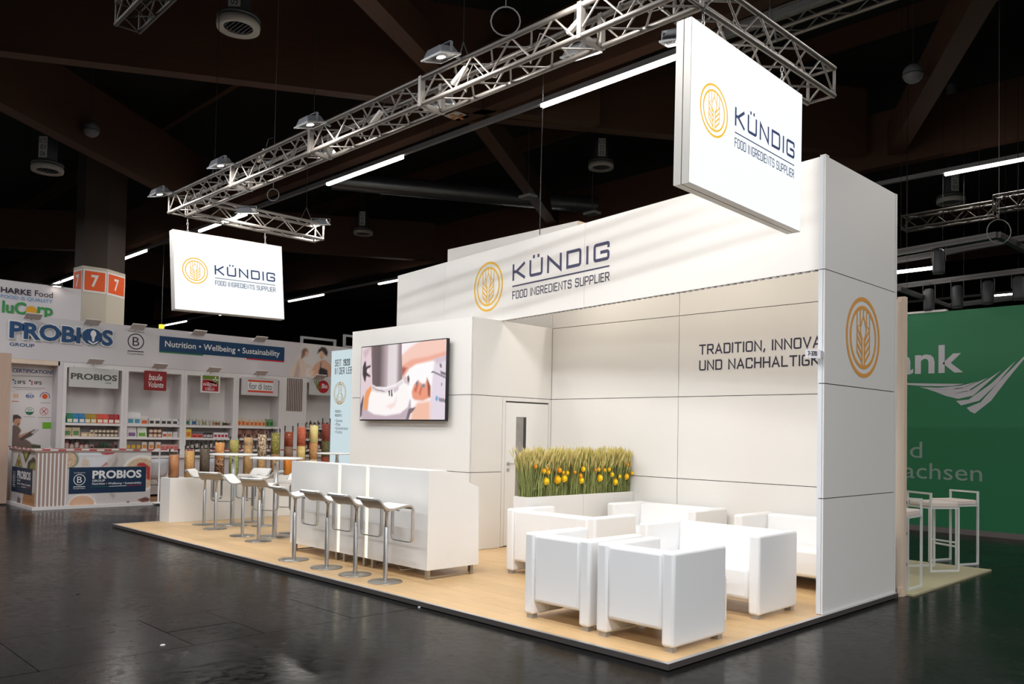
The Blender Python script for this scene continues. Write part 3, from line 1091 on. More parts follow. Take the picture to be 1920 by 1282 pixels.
# ------------------------------------------------------------------ neighbour wall behind the stand
rw = root('wall_neighbour', 'timber framed back wall of the neighbouring stand behind')
MB().box(-10.3, -.06, 4.04, 4.10, 0, 3.0).build('board', WHITE, rw)
MB().box(-.06, .012, 4.03, 4.105, 0, 3.02).build('timber_post', PINE, rw)
for i in range(9):
    MB().box(.006, .016, 4.105, 4.111, .3 + i * .31, .33 + i * .31).build('staple', BLACK, rw)
MB().box(-.03, .0, 3.985, 4.03, 0, .09).build('timber_foot', PINE, rw)
MB().box(-7.285, -4.47, 4.11, 4.16, 0, 4.56).build('tall_board', WHITE, rw)
MB().box(-4.47, -4.45, 4.11, 4.3, 0, 4.56).build('tall_board_edge', PINE, rw)

# ================================================================== TRUSS, SIGNS, FLOODLIGHTS
TX0, TX1, TY0, TY1, TZ0, TS = -8.92, -.09, .178, 2.61, 4.674, .25
TRM = mat('truss_aluminium', srgb(122, 117, 112), rough=.4, metal=.5)


def truss(name, label, loc, rz, L, bay=.49, r=.024, rb=.0095, hang=(), TRM=TRM):
    """box truss along local +X, its lower corner chord at the origin"""
    t = thing(name, label, 'truss', loc, rz)
    ch = None
    for y in (0, TS):
        for z in (0, TS):
            if ch is None:
                ch = MB().tube((0, 0, 0), (L, 0, 0), r, 10).build('chord', TRM, t)
            else:
                put('chord', ch.data, t, (0, y, z))
    n = max(1, round(L / bay))
    b = L / n
    faces = [((0, 0, 0), (b / 2, 0, TS), (b, 0, 0)), ((0, TS, TS), (b / 2, TS, 0), (b, TS, TS)),
             ((0, TS, 0), (b / 2, 0, 0), (b, TS, 0)), ((0, 0, TS), (b / 2, TS, TS), (b, 0, TS))]
    for f in faces:
        m1 = m2 = None
        for i in range(n):
            if m1 is None:
                o1 = MB().tube(f[0], f[1], rb, 6).build('brace', TRM, t)
                o2 = MB().tube(f[1], f[2], rb, 6).build('brace', TRM, t)
                m1, m2 = o1.data, o2.data
            else:
                put('brace', m1, t, (i * b, 0, 0))
                put('brace', m2, t, (i * b, 0, 0))
    for x in (0, L):
        for p, q in (((x, 0, 0), (x, 0, TS)), ((x, TS, 0), (x, TS, TS)), ((x, 0, 0), (x, TS, 0)), ((x, 0, TS), (x, TS, TS))):
            MB().tube(p, q, .014, 8).build('end_bar', TRM, t)
    for x in hang:
        MB().path([(x - .12, TS / 2, TS), (x, TS / 2, TS + .25), (x + .12, TS / 2, TS)], .008, 5).build('sling', DARK, t)
        MB().tube((x, TS / 2, TS + .25), (x, TS / 2, 9.59 - loc[2]), .004, 5).build('steel_rope', ROOF, t)
    return t


tm = truss('truss', 'long aluminium box truss over the front of the stand', (TX0, TY0, TZ0), 0, TX1 - TX0, hang=(1.2, 3.75, 6.35))
# splice frames along the long truss
for x in (2.0, 3.9, 5.9, 7.9):
    for y in (0, TS):
        MB().box(x - .02, x + .02, y - .028, y + .028, -.02, TS + .02).build('splice_plate', TRM, tm)
    MB().box(x - .02, x + .02, 0, TS, -.026, .02).build('splice_plate', TRM, tm)
truss('truss', 'short aluminium box truss holding the hanging light box far from the end wall', (TX0 + TS, TY0 + TS + .03, TZ0), PI / 2, TY1 - TY0 - TS - .03, hang=(1.9,))
truss('truss', 'short aluminium box truss holding the big light box above the end wall', (TX1, TY0 + TS + .03, TZ0), PI / 2, TY1 - TY0 - TS - .03, hang=(1.2,))


def light_box(label, c, yaw, lean, rol, w=1.74, h=1.18):
    t = thing('hanging_light_box', label, 'light box', c)
    # local axes: +X is the printed face, +Y along the width
    t.rotation_euler = (Matrix.Rotation(yaw, 3, 'Z') @ Matrix.Rotation(lean, 3, 'Y') @ Matrix.Rotation(rol, 3, 'X')).to_euler()
    D = .064
    FRM = mat('light_box_frame', srgb(196, 192, 186), rough=.4, metal=.5)
    for a in (0, -D):
        MB().box(a - D + .004, a - .003, -w / 2, w / 2, -h / 2, h / 2).build('frame', FRM, t)
    lit = em('light_box_face', (.93, .98, 1.0, 1), SIGN_E)
    MB().box(-.003, .0, -w / 2 + .006, w / 2 - .006, -h / 2 + .006, h / 2 - .006).build('lit_face', lit, t)
    MB().box(-2 * D - .002, -2 * D + .003, -w / 2 + .006, w / 2 - .006, -h / 2 + .006, h / 2 - .006).build('lit_back', lit, t)
    f = Face((0, 0, 0), (0, 1, 0))
    mb = MB()
    wheat_logo(mb, f, -.556, .012, .196, k=.8)
    mb.build('emblem', em('lit_yellow', srgb(246, 196, 30), .95), t)
    ny = em('lit_navy', srgb(50, 66, 112), .8)
    mb = MB()
    stroke(mb, f, 'KÜNDIG', -.258, -.006, .142, w=.99, th=.16, gap=.30)
    ribbon(mb, f, [(-.256, -.058), (.73, -.058)], .009)
    stroke(mb, f, 'FOOD INGREDIENTS SUPPLIER', -.256, -.168, .072, w=.986, th=.115)
    mb.build('lettering', ny, t)
    top = TZ0 - c[2]
    for y in (-.62, .62):
        ch = MB()
        for k in range(4):
            z = h / 2 + k * max(.02, (top - h / 2) / 4)
            ch.path([(-D + .012 * math.cos(a) * (k % 2) , y + .012 * math.cos(a) * (1 - k % 2), z + .02 + .026 * math.sin(a)) for a in [2 * PI * j / 10 for j in range(10)]], .004, 4, True)
        ch.build('chain', STEEL, t)
    return t


light_box('big light box with yellow grain emblem hanging above the end wall', (-.051, 1.089, 3.908), .024, 0, -.013)
light_box('light box with yellow grain emblem hanging far from the end wall before the dark hall', (-8.787, 1.098, 3.863), -.01, -.088, .023)

LENS = em('flood_lens', (1, .97, .92, 1), 14)
FLOODB = mat('flood_grey', srgb(112, 114, 118), rough=.45, metal=.3)
flood_n = 0


def flood(p, aim, label, watts=None, arm=(0, .22, .02)):
    t = thing('floodlight', label, 'floodlight', p, group='floodlights on the truss')
    d = (Vector(aim) - Vector(p))
    yaw = math.atan2(d.y, d.x) - PI / 2
    t.rotation_euler = (0, 0, yaw)
    tilt = .25
    hb = MB()
    hb._add([(-.13, -.10, 0), (.13, -.10, 0), (.13, .12, 0), (-.13, .12, 0), (-.09, -.06, .075), (.09, -.06, .075), (.09, .1, .075), (-.09, .1, .075)],
            [(3, 2, 1, 0), (4, 5, 6, 7), (0, 1, 5, 4), (1, 2, 6, 5), (2, 3, 7, 6), (3, 0, 4, 7)])
    h = hb.build('housing', FLOODB, t, bevel=.012)
    h.rotation_euler = (tilt, 0, 0)
    fr_ = MB().box(-.14, .14, -.11, -.095, -.014, 0).box(-.14, .14, .115, .13, -.014, 0).box(-.14, -.125, -.095, .115, -.014, 0).box(.125, .14, -.095, .115, -.014, 0)
    o = fr_.build('bezel', ALU_L, t)
    o.rotation_euler = (tilt, 0, 0)
    o = MB().box(-.125, .125, -.095, .115, -.006, -.002).build('reflector', mat('dark_reflector', srgb(58, 60, 62), rough=.2, metal=.5), t)
    o.rotation_euler = (tilt, 0, 0)
    o = MB().lathe([(.0001, -.012), (.03, -.012), (.04, -.008), (.04, -.006)], (0, .01, 0), 16).build('lens', LENS, t)
    o.rotation_euler = (tilt, 0, 0)
    br = MB().box(-.15, -.145, -.01, .02, 0, .09).box(.145, .15, -.01, .02, 0, .09).box(-.15, .15, -.01, .02, .09, .095)
    br.build('bracket', FLOODB, t)
    a = Matrix.Rotation(-yaw, 3, 'Z') @ Vector(arm)
    MB().tube((0, .005, .095), tuple(a + Vector((0, 0, .05))), .014, 6).build('arm', FLOODB, t)
    aim_l = Matrix.Rotation(-yaw, 3, 'Z') @ (Vector(aim) - Vector(p))
    area_light('flood_beam', t, (0, .005, -.03), aim_l, .34, .3, FLOOD_W if watts is None else watts, (1, .955, .90))
    return t


YF = -.08
for u, v, lb in ((298, 364, 'grey floodlight on the outer corner of the long truss'), (412, 310, 'grey floodlight on the long truss, next to the outer corner one'),
                 (580, 233, 'grey floodlight on the long truss, third from its far corner'), (825, 106, 'grey floodlight on the long truss above the white fascia middle')):
    p = bk(u, v, y=YF)
    flood(p, (p.x, 1.25, .2), lb, FLOOD_W * 1.15, arm=(0, TY0 - YF, 0))
for u, v, lb in ((1088, 101, 'grey floodlight under the long truss near the big light box'), (826, 200, 'small grey floodlight seen through the long truss'), (604, 290, 'grey floodlight inside the long truss above the counter')):
    p = bk(u, v, y=.62)
    flood(p, (p.x - .3, 3.0, 2.7), lb, FLOOD_W * 1.35, arm=(0, -.19, .1))
p = bk(462, 398, x=-8.5)
flood(p, (-9.8, 2.6, 1.2), 'grey floodlight on the short truss above the far light box', 22, arm=(-.17, 0, 0))
p = bk(601, 420, x=-8.72)
flood(p, (-9.6, 3.4, 1.2), 'grey floodlight at the free end of the short truss', 22, arm=(0, -.1, -.02))
# lamp on the stretch of truss that continues outside the picture
p = Vector((-1.0, YF, 4.95))
flood(p, (-1.0, 1.25, .2), 'grey floodlight on the long truss close to the big light box', FLOOD_W * 1.15, arm=(0, TY0 - YF, 0))
flood(Vector((-.42, .66, 4.62)), (-1.2, 3.0, 2.7), 'grey floodlight hidden behind the big light box', FLOOD_W * 1.1, arm=(0, -.2, .1))  # unseen lamp added to light the near end of the fascia

# power packs and loose cable on the truss
for (u, v, rzz) in ((490, 292, .5), (705, 222, .6), (862, 142, -.5), (1082, 44, .4)):
    p = bk(u, v, y=TY0 + .1)
    t = thing('power_pack', 'small white power pack clipped inside the long truss', 'power supply', p, group='power packs on the truss')
    t.rotation_euler = (0, -.5, 0)
    MB().box(-.11, .11, -.025, .025, -.02, .02).build('case', mat('pack_white', srgb(206, 200, 192), rough=.5), t, bevel=.006, seg=1)
    MB().path([(.11, 0, 0), (.16, 0, .03), (.2, .02, .10), (.28, .03, .05)], .004, 5).build('lead', BLACK, t)
random.seed(3)
for i in range(9):
    x = TX0 + .5 + i * .93
    pts = [(x + k * .1, TY0 + .12 + .07 * math.sin(i + k), TZ0 + .12 + .09 * math.sin(1.7 * k + i)) for k in range(9)]
    tag(MB().path(pts, .006, 5).build('cable', mat('grey_cable', srgb(120, 118, 116), rough=.5)), 'loose grey cable snaking inside the long truss', 'cable', 'cables inside the truss')
for (u, v, yy, r) in ((948, 40, .3, .13), (512, 365, 1.5, .09), (1873, 434, 7.5, .16)):
    p = bk(u, v, y=yy)
    tag(MB().tube((p.x, p.y, p.z + r), (p.x, p.y, 9.6), .004, 4).path([(p.x + r * .7 * math.cos(a), p.y + r * .7 * math.cos(a), p.z + r * math.sin(a)) for a in [2 * PI * k / 18 for k in range(18)]], .007, 5, True).build('cable_coil', mat('grey_cable', srgb(120, 118, 116))),
        {948: 'coil of grey cable hung on the long truss', 512: 'coil of dark cable hung above the short truss', 1873: 'coil of cable hung on the far rail corner'}[u], 'cable')
_a, _b = bk(1017, 198, y=3.4), bk(1012, 440, y=3.4)
tag(MB().path([(_a.x, _a.y, 9.6), _a, _b], .006, 6).build('black_cable', BLACK), 'thin black cable hanging down behind the fascia', 'cable')

# other trusses and rails in the dark hall
p, q = bk(262, 0, z=6.0), bk(217, 46, z=6.0)
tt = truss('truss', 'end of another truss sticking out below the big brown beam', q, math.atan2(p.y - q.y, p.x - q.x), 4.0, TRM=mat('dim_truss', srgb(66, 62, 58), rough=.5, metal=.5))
p, q = bk(1600, 20, z=6.4), bk(1330, 100, z=6.4)
tt = truss('truss', 'far truss running behind the big light box', q, 0, 7, bay=.6)
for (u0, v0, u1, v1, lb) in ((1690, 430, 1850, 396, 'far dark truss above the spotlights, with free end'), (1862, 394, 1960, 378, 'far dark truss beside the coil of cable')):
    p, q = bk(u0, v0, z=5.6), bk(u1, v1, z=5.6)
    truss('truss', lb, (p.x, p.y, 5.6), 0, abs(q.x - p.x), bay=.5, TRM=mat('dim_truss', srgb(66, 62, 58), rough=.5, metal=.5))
RW_ = mat('grey_rail', srgb(84, 81, 80), rough=.5, metal=.4)


def rail_line(name, label, u0, v0, u1, v1, z, w=.09, h=.09):
    p, q = bk(u0, v0, z=z), bk(u1, v1, z=z)
    t = thing(name, label, 'rail', (p.x, p.y, z))
    d = Vector((q.x - p.x, q.y - p.y, 0))
    t.rotation_euler = (0, 0, math.atan2(d.y, d.x))
    MB().box(0, d.length, -w / 2, w / 2, 0, h).build('beam', RW_, t)
    MB().box(0, d.length, -w / 2 - .004, -w / 2, h * .4, h * .6).build('groove', DARK, t)
    for a in (.15, .85):
        MB().tube((d.length * a, 0, h), (d.length * a, 0, 9.59 - z), .003, 5).build('steel_rope', ROOF, t)
    return t


rail_line('lighting_rail', 'grey square rail with the coil of cable, over the green wall', 1660, 482, 1870, 446, 4.6)
rail_line('lighting_rail', 'grey square rail joining the corner with the coil', 1870, 446, 1960, 492, 4.6)
rail_line('lighting_rail', 'second grey rail behind the coil of cable', 1660, 497, 1960, 445, 4.7)
rail_line('lighting_rail', 'grey rail carrying the row of dark spotlights', 1660, 545, 1960, 508, 4.3)
rail_line('lighting_rail', 'lowest grey rail just above the green wall', 1782, 578, 1960, 556, 4.05)
rail_line('lighting_rail', 'grey rail slanting down behind the end wall', 1685, 545, 1780, 578, 4.05, .07, .07)
RAIL_A, RAIL_B = bk(1760, 468, z=4.6), bk(1800, 527, z=4.3)
for (u, v, w) in ((1760, 490, 16), (1742, 562, 14), (1795, 556, 14), (1852, 548, 14), (1910, 540, 14)):
    ry_, rz_ = (RAIL_A.y, 4.6) if v < 520 else (RAIL_B.y, 4.3)
    p = bk(u, v, y=ry_)
    t = thing('stage_spotlight', 'dark cylindrical spotlight hanging alone from the rail with the coil of cable' if v < 520 else 'dark cylindrical spotlight hanging from the rail just above the green wall', 'spotlight', p, group='dark spotlights over the green wall' if v > 520 else None)
    MB().lathe([(.0001, -.2), (.085, -.2), (.09, -.15), (.09, .15), (.06, .19), (.0001, .19)], n=16).build('barrel', DARK, t)
    MB().tube((0, 0, -.205), (0, 0, -.2), .07, 14).build('lens', mat('spot_glass', srgb(130, 132, 136), rough=.1), t)
    MB().path([(-.1, 0, 0), (-.1, 0, .28), (.1, 0, .28), (.1, 0, 0)], .01, 5).build('yoke', RW_, t)
    MB().tube((0, 0, .28), (0, 0, max(.3, rz_ - p.z + .01)), .015, 6).build('clamp', RW_, t)
p = bk(1700, 508, z=4.5)
tag(MB().box(p.x - .6, p.x + .5, p.y - .05, p.y + .05, 4.48, 4.52).build('lit_tube', TUBE), 'single lit tube in the dark behind the end wall', 'ceiling light')
p = bk(315, 612, z=4.2)

# ================================================================== FURNITURE
def seat_unit(name, label, cat, w, loc, rz, group=None, d=.67, h=.70):
    """box armchair or sofa on silver feet; local +Y is its front, origin at the middle of the back"""
    t = thing(name, label, cat, loc, rz, group)
    aw = .105
    f = .035
    for s in (-1, 1):
        x0, x1 = (-w / 2, -w / 2 + aw) if s < 0 else (w / 2 - aw, w / 2)
        MB().box(x0, x1, 0, d, f, h).build('arm', LEATHER, t, bevel=.022, seg=3)
        for y0, y1 in ((.02, .075), (d - .075, d - .02)):
            MB().box(x0 + .02, x1 - .02, y0, y1, 0, f + .004).build('foot', FOOT, t)
    b = MB()
    b.prism([(.006, .14), (.13, .14), (.17, .40), (.145, h - .006), (.006, h - .006)], 'x', -w / 2 + aw - .004, w / 2 - aw + .004)
    b.build('backrest', LEATHER, t, bevel=.03, seg=3)
    MB().box(-w / 2 + aw - .003, w / 2 - aw + .003, .10, d - .01, .14, .42).build('seat', LEATHER, t, bevel=.04, seg=3)
    return t


seat_unit('armchair', 'white leather box armchair at the platform corner, nearest the end wall', 'armchair', .70, (-.483, .245, ZP), 0, 'armchairs', d=.69)
seat_unit('armchair', 'white leather box armchair beside the one at the platform corner', 'armchair', .70, (-1.277, .275, ZP), 0, 'armchairs', d=.69)
seat_unit('sofa', 'white leather two-seat sofa facing the two armchairs across the low table', 'sofa', 1.25, (-.905, 2.365, ZP), PI, 'sofas')
seat_unit('sofa', 'white leather two-seat sofa turning its back to the aisle before the planter', 'sofa', 1.25, (-2.655, 1.67, ZP), 0, 'sofas')
seat_unit('sofa', 'white leather two-seat sofa against the back wall beside the planter', 'sofa', 1.24, (-2.515, 3.885, ZP), PI, 'sofas')
seat_unit('sofa', 'white leather two-seat sofa against the back wall, partly behind the end wall', 'sofa', 1.24, (-.815, 3.90, ZP), PI, 'sofas')

for cx_, cy_, lb in ((-.828, 1.36, 'low white coffee table between armchairs and sofa'), (-2.4, 2.80, 'low white coffee table between the two sofas by the planter')):
    t = thing('coffee_table', lb, 'table', (cx_, cy_, ZP))
    MB().box(-.345, .345, -.25, .16, .34, .365).build('table_top', WHITE_G, t, bevel=.004, seg=1)
    for x in (-.335, .335):
        for y in (-.24, .15):
            MB().box(x - .012, x + .012, y - .012, y + .012, 0, .34).build('leg', WHITE_G, t)


# --- planter with wheat and flowers
PX0, PX1 = -3.53, -3.30
pys = ((2.02, 2.97), (2.975, 3.945))
random.seed(11)
STEM = mat('wheat_stem', srgb(160, 164, 100), rough=.6, noise=.2, nscale=40)
STEM2 = mat('wheat_stem_dark', srgb(126, 136, 76), rough=.6, noise=.2, nscale=40)
EAR = mat('wheat_ear', srgb(206, 188, 118), rough=.65, noise=.18, nscale=60)
EAR2 = mat('wheat_ear_green', srgb(176, 168, 88), rough=.65, noise=.18, nscale=60)
for k, (y0, y1) in enumerate(pys):
    t = thing('planter_box', ['white planter box with wheat next to the door side', 'white planter box with wheat standing against the back wall'][k], 'planter', (0, 0, ZP))
    b = MB()
    b.box(PX0, PX1, y0, y0 + .02, 0, .80).box(PX0, PX1, y1 - .02, y1, 0, .80).box(PX0, PX0 + .02, y0 + .02, y1 - .02, 0, .80).box(PX1 - .02, PX1, y0 + .02, y1 - .02, 0, .80)
    b.build('box', WHITE, t)
    MB().box(PX0 + .02, PX1 - .02, y0 + .02, y1 - .02, .70, .76).build('soil', mat('soil', srgb(58, 46, 36), rough=.9), t)
    w = MB()
    for i in range(1050):
        x = random.uniform(PX0 + .025, PX1 - .025)
        y = random.uniform(y0 + .03, y1 - .03)
        hgt = random.uniform(.33, .51) * (1 if random.random() < .9 else .8)
        lx, ly = random.gauss(0, .035), random.gauss(0, .03)
        if y < y0 + .1 and k == 0:
            ly -= random.uniform(0, .05)
        if k == 1:
            ly = min(ly, (y1 - .03 - y) / 1.6)
        a = random.uniform(0, PI)
        dx_, dy_ = .0042 * math.cos(a), .0042 * math.sin(a)
        w.cm = 0 if random.random() < .55 else 1
        zb = .76
        mx, my = x + lx * .35, y + ly * .35
        ex, ey = x + lx, y + ly
        w._add([(x - dx_, y - dy_, zb), (x + dx_, y + dy_, zb), (mx + dx_, my + dy_, zb + hgt * .5), (mx - dx_, my - dy_, zb + hgt * .5),
                (ex + dx_ * .7, ey + dy_ * .7, zb + hgt), (ex - dx_ * .7, ey - dy_ * .7, zb + hgt)], [(0, 1, 2, 3), (3, 2, 4, 5)])
        # a leaf blade
        if i % 2 == 0:
            b2 = random.uniform(0, 2 * PI)
            q = .10 * random.uniform(.5, 1.1)
            w._add([(mx - dx_, my - dy_, zb + hgt * .3), (mx + dx_ * 1.8, my + dy_ * 1.8, zb + hgt * .3), (mx + q * .5 * math.cos(b2), my + q * math.sin(b2), zb + hgt * .62)], [(0, 1, 2)])
        w.cm = 2 if random.random() < .7 else 3
        el = random.uniform(.08, .13)
        er = random.uniform(.0075, .0115)
        tx, ty = lx * .5 + random.gauss(0, .012), ly * .5 + random.gauss(0, .012)
        c0 = (ex, ey, zb + hgt - .01)
        m1 = (ex + tx * .4, ey + ty * .4, zb + hgt + el * .45)
        c1 = (ex + tx, ey + ty, zb + hgt + el)
        w._add([c0, (m1[0] + er, m1[1], m1[2]), (m1[0], m1[1] + er, m1[2]), (m1[0] - er, m1[1], m1[2]), (m1[0], m1[1] - er, m1[2]), c1],
               [(0, 2, 1), (0, 3, 2), (0, 4, 3), (0, 1, 4), (1, 2, 5), (2, 3, 5), (3, 4, 5), (4, 1, 5)])
    o = w.build('wheat', [STEM, STEM2, EAR, EAR2], t)
    o['kind'] = 'stuff'
    o['label'] = 'dense wheat with tan ears and green stems'

FLY = [mat('petal_yellow', srgb(255, 218, 30), rough=.5), mat('petal_amber', srgb(254, 202, 24), rough=.5), mat('petal_orange', srgb(250, 172, 26), rough=.5)]
fls = [(440, 370, 28, 2), (550, 430, 33, 1), (590, 395, 22, 2), (605, 445, 32, 1), (578, 560, 45, 0), (750, 420, 33, 2), (725, 540, 50, 1), (812, 525, 46, 0), (798, 450, 22, 1), (850, 455, 28, 1),
       (945, 445, 26, 2), (1020, 490, 30, 2), (1032, 550, 40, 0), (1055, 405, 34, 0), (1208, 415, 22, 2), (1255, 410, 28, 1), (1330, 420, 26, 1), (1388, 410, 27, 0), (1270, 520, 46, 0), (1425, 475, 33, 0),
       (1468, 570, 42, 0), (1520, 500, 28, 0), (1625, 348, 24, 2), (1610, 500, 42, 1), (1680, 460, 30, 1)]
fcol = ['bright yellow', 'amber yellow', 'orange']
for (x, y, r, ci) in fls:
    p = bk(940 + x / 6.857, 820 + y / 6.857, x=PX1 + .0)
    rad = r / 6.857 / 128
    t = thing('flower', {0: 'bright yellow ranunculus bloom in front of the wheat', 1: 'amber yellow ranunculus bloom in front of the wheat', 2: 'small orange ranunculus bloom in front of the wheat'}[ci], 'flower', p, group=fcol[ci] + ' flowers in the wheat')
    b = MB()
    for ring, (n, rr, zz, op) in enumerate(((7, 1.0, -.25, .55), (6, .82, .05, .8), (5, .55, .25, 1.1))):
        for i in range(n):
            a = 2 * PI * i / n + ring * .4
            # petals arranged round +X (towards the lounge)
            ca, sa = math.cos(a), math.sin(a)
            cb_, sb_ = math.cos(a + .75), math.sin(a + .75)
            cc_, sc_ = math.cos(a - .75), math.sin(a - .75)
            R1 = rad * rr
            b._add([(rad * (zz - .3), 0, 0), (rad * zz, R1 * .75 * cc_, R1 * .75 * sc_), (rad * (zz + .25), R1 * ca, R1 * sa), (rad * zz, R1 * .75 * cb_, R1 * .75 * sb_)], [(0, 1, 2, 3)], True)
    b.sphere((rad * .1, 0, 0), rad * .55, 8, 5)
    b.build('bloom', FLY[ci], t)
    MB().path([(-.01, 0, 0), (-.03, random.uniform(-.01, .01), -rad), (-.05, random.uniform(-.02, .02), -(p.z - ZP - .74))], .0035, 5).build('stem', STEM, t)

# --- bar counter of three units with light slots between them
CY0, CZ0, CZ1 = .703, ZP + .10, 1.162
prof = [(CY0, CZ0), (1.412, CZ0), (1.395, .972), (.93, 1.158), (.93, CZ1), (CY0, CZ1)]
SLOT = em('slot_light', (1.0, .90, .66, 1), 1.35)
for k, (x0, x1, lb) in enumerate(((-6.155, -5.10, 'white bar counter unit next to the round tables'), (-5.04, -4.54, 'narrow white bar counter unit between two glowing slots'), (-4.48, -3.43, 'white bar counter unit with its side facing the lounge'))):
    t = thing('bar_counter', lb, 'counter', (0, 0, 0))
    MB().prism(prof, 'x', x0, x1).build('body', WHITE_G, t, bevel=.003, seg=1)
    for xa in (x0 + .03, x1 - .07):
        MB().box(xa, xa + .04, CY0 + .03, CY0 + .07, ZP, CZ0).box(xa, xa + .04, 1.32, 1.36, ZP, CZ0).box(xa + .012, xa + .028, CY0 + .07, 1.32, ZP + .008, ZP + .025).build('skid_leg', STEEL_B, t)
    if k == 1:
        for xa in (-5.097, -4.537):
            MB().box(xa, xa + .054, CY0 + .012, CY0 + .03, CZ0 + .0, CZ1 - .02).build('light_slot', SLOT, t)
            MB().box(xa, xa + .054, CY0 + .03, .925, CZ1 - .03, CZ1).build('slot_cap', WHITE_G, t)
pts = [(-4.2 + .05 * k, .82 + .03 * math.sin(k), ZP + .08 - .012 * min(k, 9 - k)) for k in range(10)]
tag(MB().path(pts, .004, 5).build('power_cable', WHITE), 'thin white cable sagging under the bar counter', 'cable')


# --- bar stools: steel ribbon with a lipped seat and a foot loop
def stool_mesh():
    t = thing('bar_stool', 'bar stool', 'stool', (0, 0, 0))
    MB().lathe([(.0001, 0), (.172, 0), (.175, .004), (.172, .009), (.03, .013), (.0001, .013)], n=36).build('base', STEEL_B, t)
    MB().lathe([(.0235, .012), (.0235, .545), (.0205, .55)], n=16).build('column', STEEL, t)
    MB().lathe([(.0165, .54), (.0165, .70), (.026, .70), (.034, .735), (.034, .745), (.0001, .745)], n=16).build('piston', STEEL, t)
    hw = .178
    # profile of the seat ribbon, (y, z): lip at the back, dip, front edge
    pr = [(-.262, .850), (-.245, .860), (-.222, .856), (-.198, .836), (-.165, .795), (-.132, .766), (-.095, .752), (-.04, .750), (.02, .760), (.08, .772), (.13, .778), (.165, .775), (.19, .758), (.198, .735)]
    th = .016
    top = MB()
    n = len(pr)
    W_ = hw - .008
    taper = {0: .80, 1: .88, 2: .95, 3: .99}
    vs = []
    for i, (y, z) in enumerate(pr):
        k = taper.get(i, 1.0)
        vs += [(-W_ * k, y, z), (W_ * k, y, z)]
    for i, (y, z) in enumerate(pr):
        a, b = pr[max(i - 1, 0)], pr[min(i + 1, n - 1)]
        d = Vector((b[0] - a[0], b[1] - a[1])).normalized()
        k = taper.get(i, 1.0)
        vs += [(-W_ * k, y + d.y * th, z - d.x * th), (W_ * k, y + d.y * th, z - d.x * th)]
    o = 2 * n
    fs_ = [(2 * i, 2 * i + 1, 2 * i + 3, 2 * i + 2) for i in range(n - 1)]
    top._add(vs, fs_, True)
    top.cm = 1
    fs_ = []
    for i in range(n - 1):
        fs_ += [(o + 2 * i + 2, o + 2 * i + 3, o + 2 * i + 1, o + 2 * i), (2 * i, 2 * i + 2, o + 2 * i + 2, o + 2 * i), (2 * i + 3, 2 * i + 1, o + 2 * i + 1, o + 2 * i + 3)]
    fs_ += [(1, 0, o, o + 1), (2 * n - 2, 2 * n - 1, o + 2 * n - 1, o + 2 * n - 2)]
    top._add(vs, fs_, False)
    s = top.build('seat', [mat('white_seat', srgb(242, 240, 236), rough=.4), mat('grey_seat_shell', srgb(168, 164, 162), rough=.4, metal=.2)], t)
    # steel rim following the sides, then the foot loop hanging at the front
    def strip(pts, nrm_w=.02, tk=.007):
        """flat steel band along pts (y,z) at +-hw"""
        return pts
    rim = MB()
    loop = [(-hw * taper.get(i, 1.0), y, z - .006) for i, (y, z) in reversed(list(enumerate(pr)))] + [(hw * taper.get(i, 1.0), y, z - .006) for i, (y, z) in enumerate(pr)]
    for dz in (0, -.010):
        rim.path([(x, y, z + dz) for x, y, z in loop], .009, 6)
    rim.build('seat_rim', STEEL, t)
    lp = MB()
    yl = .198
    P = [(-hw, yl, .735), (-hw, yl, .44), (-hw + .012, yl, .408), (-hw + .045, yl, .395), (hw - .045, yl, .395), (hw - .012, yl, .408), (hw, yl, .44), (hw, yl, .735)]
    # flat band: wide in y, thin in the loop's plane
    m = len(P)
    vs = []
    for i, p in enumerate(P):
        a, b = Vector(P[max(i - 1, 0)]), Vector(P[min(i + 1, m - 1)])
        d = (b - a).normalized()
        nn = Vector((d.z, 0, -d.x)) * .0045
        p = Vector(p)
        for s1 in (1, -1):
            for s2 in (-.017, .017):
                vs.append(tuple(p + nn * s1 + Vector((0, s2, 0))))
    fs_ = []
    for i in range(m - 1):
        a, b = 4 * i, 4 * i + 4
        fs_ += [(a, a + 1, b + 1, b), (a + 3, a + 2, b + 2, b + 3), (a + 2, a, b, b + 2), (a + 1, a + 3, b + 3, b + 1)]
    lp._add(vs, fs_)
    lp.build('foot_loop', STEEL, t)
    MB().path([(.03, 0, .735), (.07, .02, .728), (.15, .05, .722)], .0045, 5).build('lever', DARK, t)
    return t


proto = stool_mesh()
T1, T2, T3 = (-9.12, 1.39), (-7.46, 1.21), (-9.32, 3.40)
sts = [(-5.456, .36, 0, 'white lipped bar stool at the counter unit next to the round tables'), (-4.745, .352, 0, 'white lipped bar stool before the narrow counter unit'),
       (-4.185, .346, 0, 'white lipped bar stool at the counter, second from the lounge end'), (-3.646, .343, 0, 'white lipped bar stool at the counter end facing the lounge')]
sts_t = [(-9.43, 1.08, T1, 'white lipped bar stool at the round table next to the long podium, podium side'), (-8.80, .97, T1, 'white lipped bar stool at the round table next to the long podium, aisle side'),
         (-9.36, 1.86, T1, 'white lipped bar stool between round table and podium jars'), (-8.76, 1.72, T1, 'white lipped bar stool behind the round table next to the podium'),
         (-7.80, .90, T2, 'white lipped bar stool at the round table by the counter, aisle side'), (-7.16, .81, T2, 'white lipped bar stool at the round table nearest the counter row'),
         (-7.68, 1.60, T2, 'white lipped bar stool behind the round table by the counter'), (-7.05, 1.50, T2, 'white lipped bar stool between round table and counter end')]
first = True
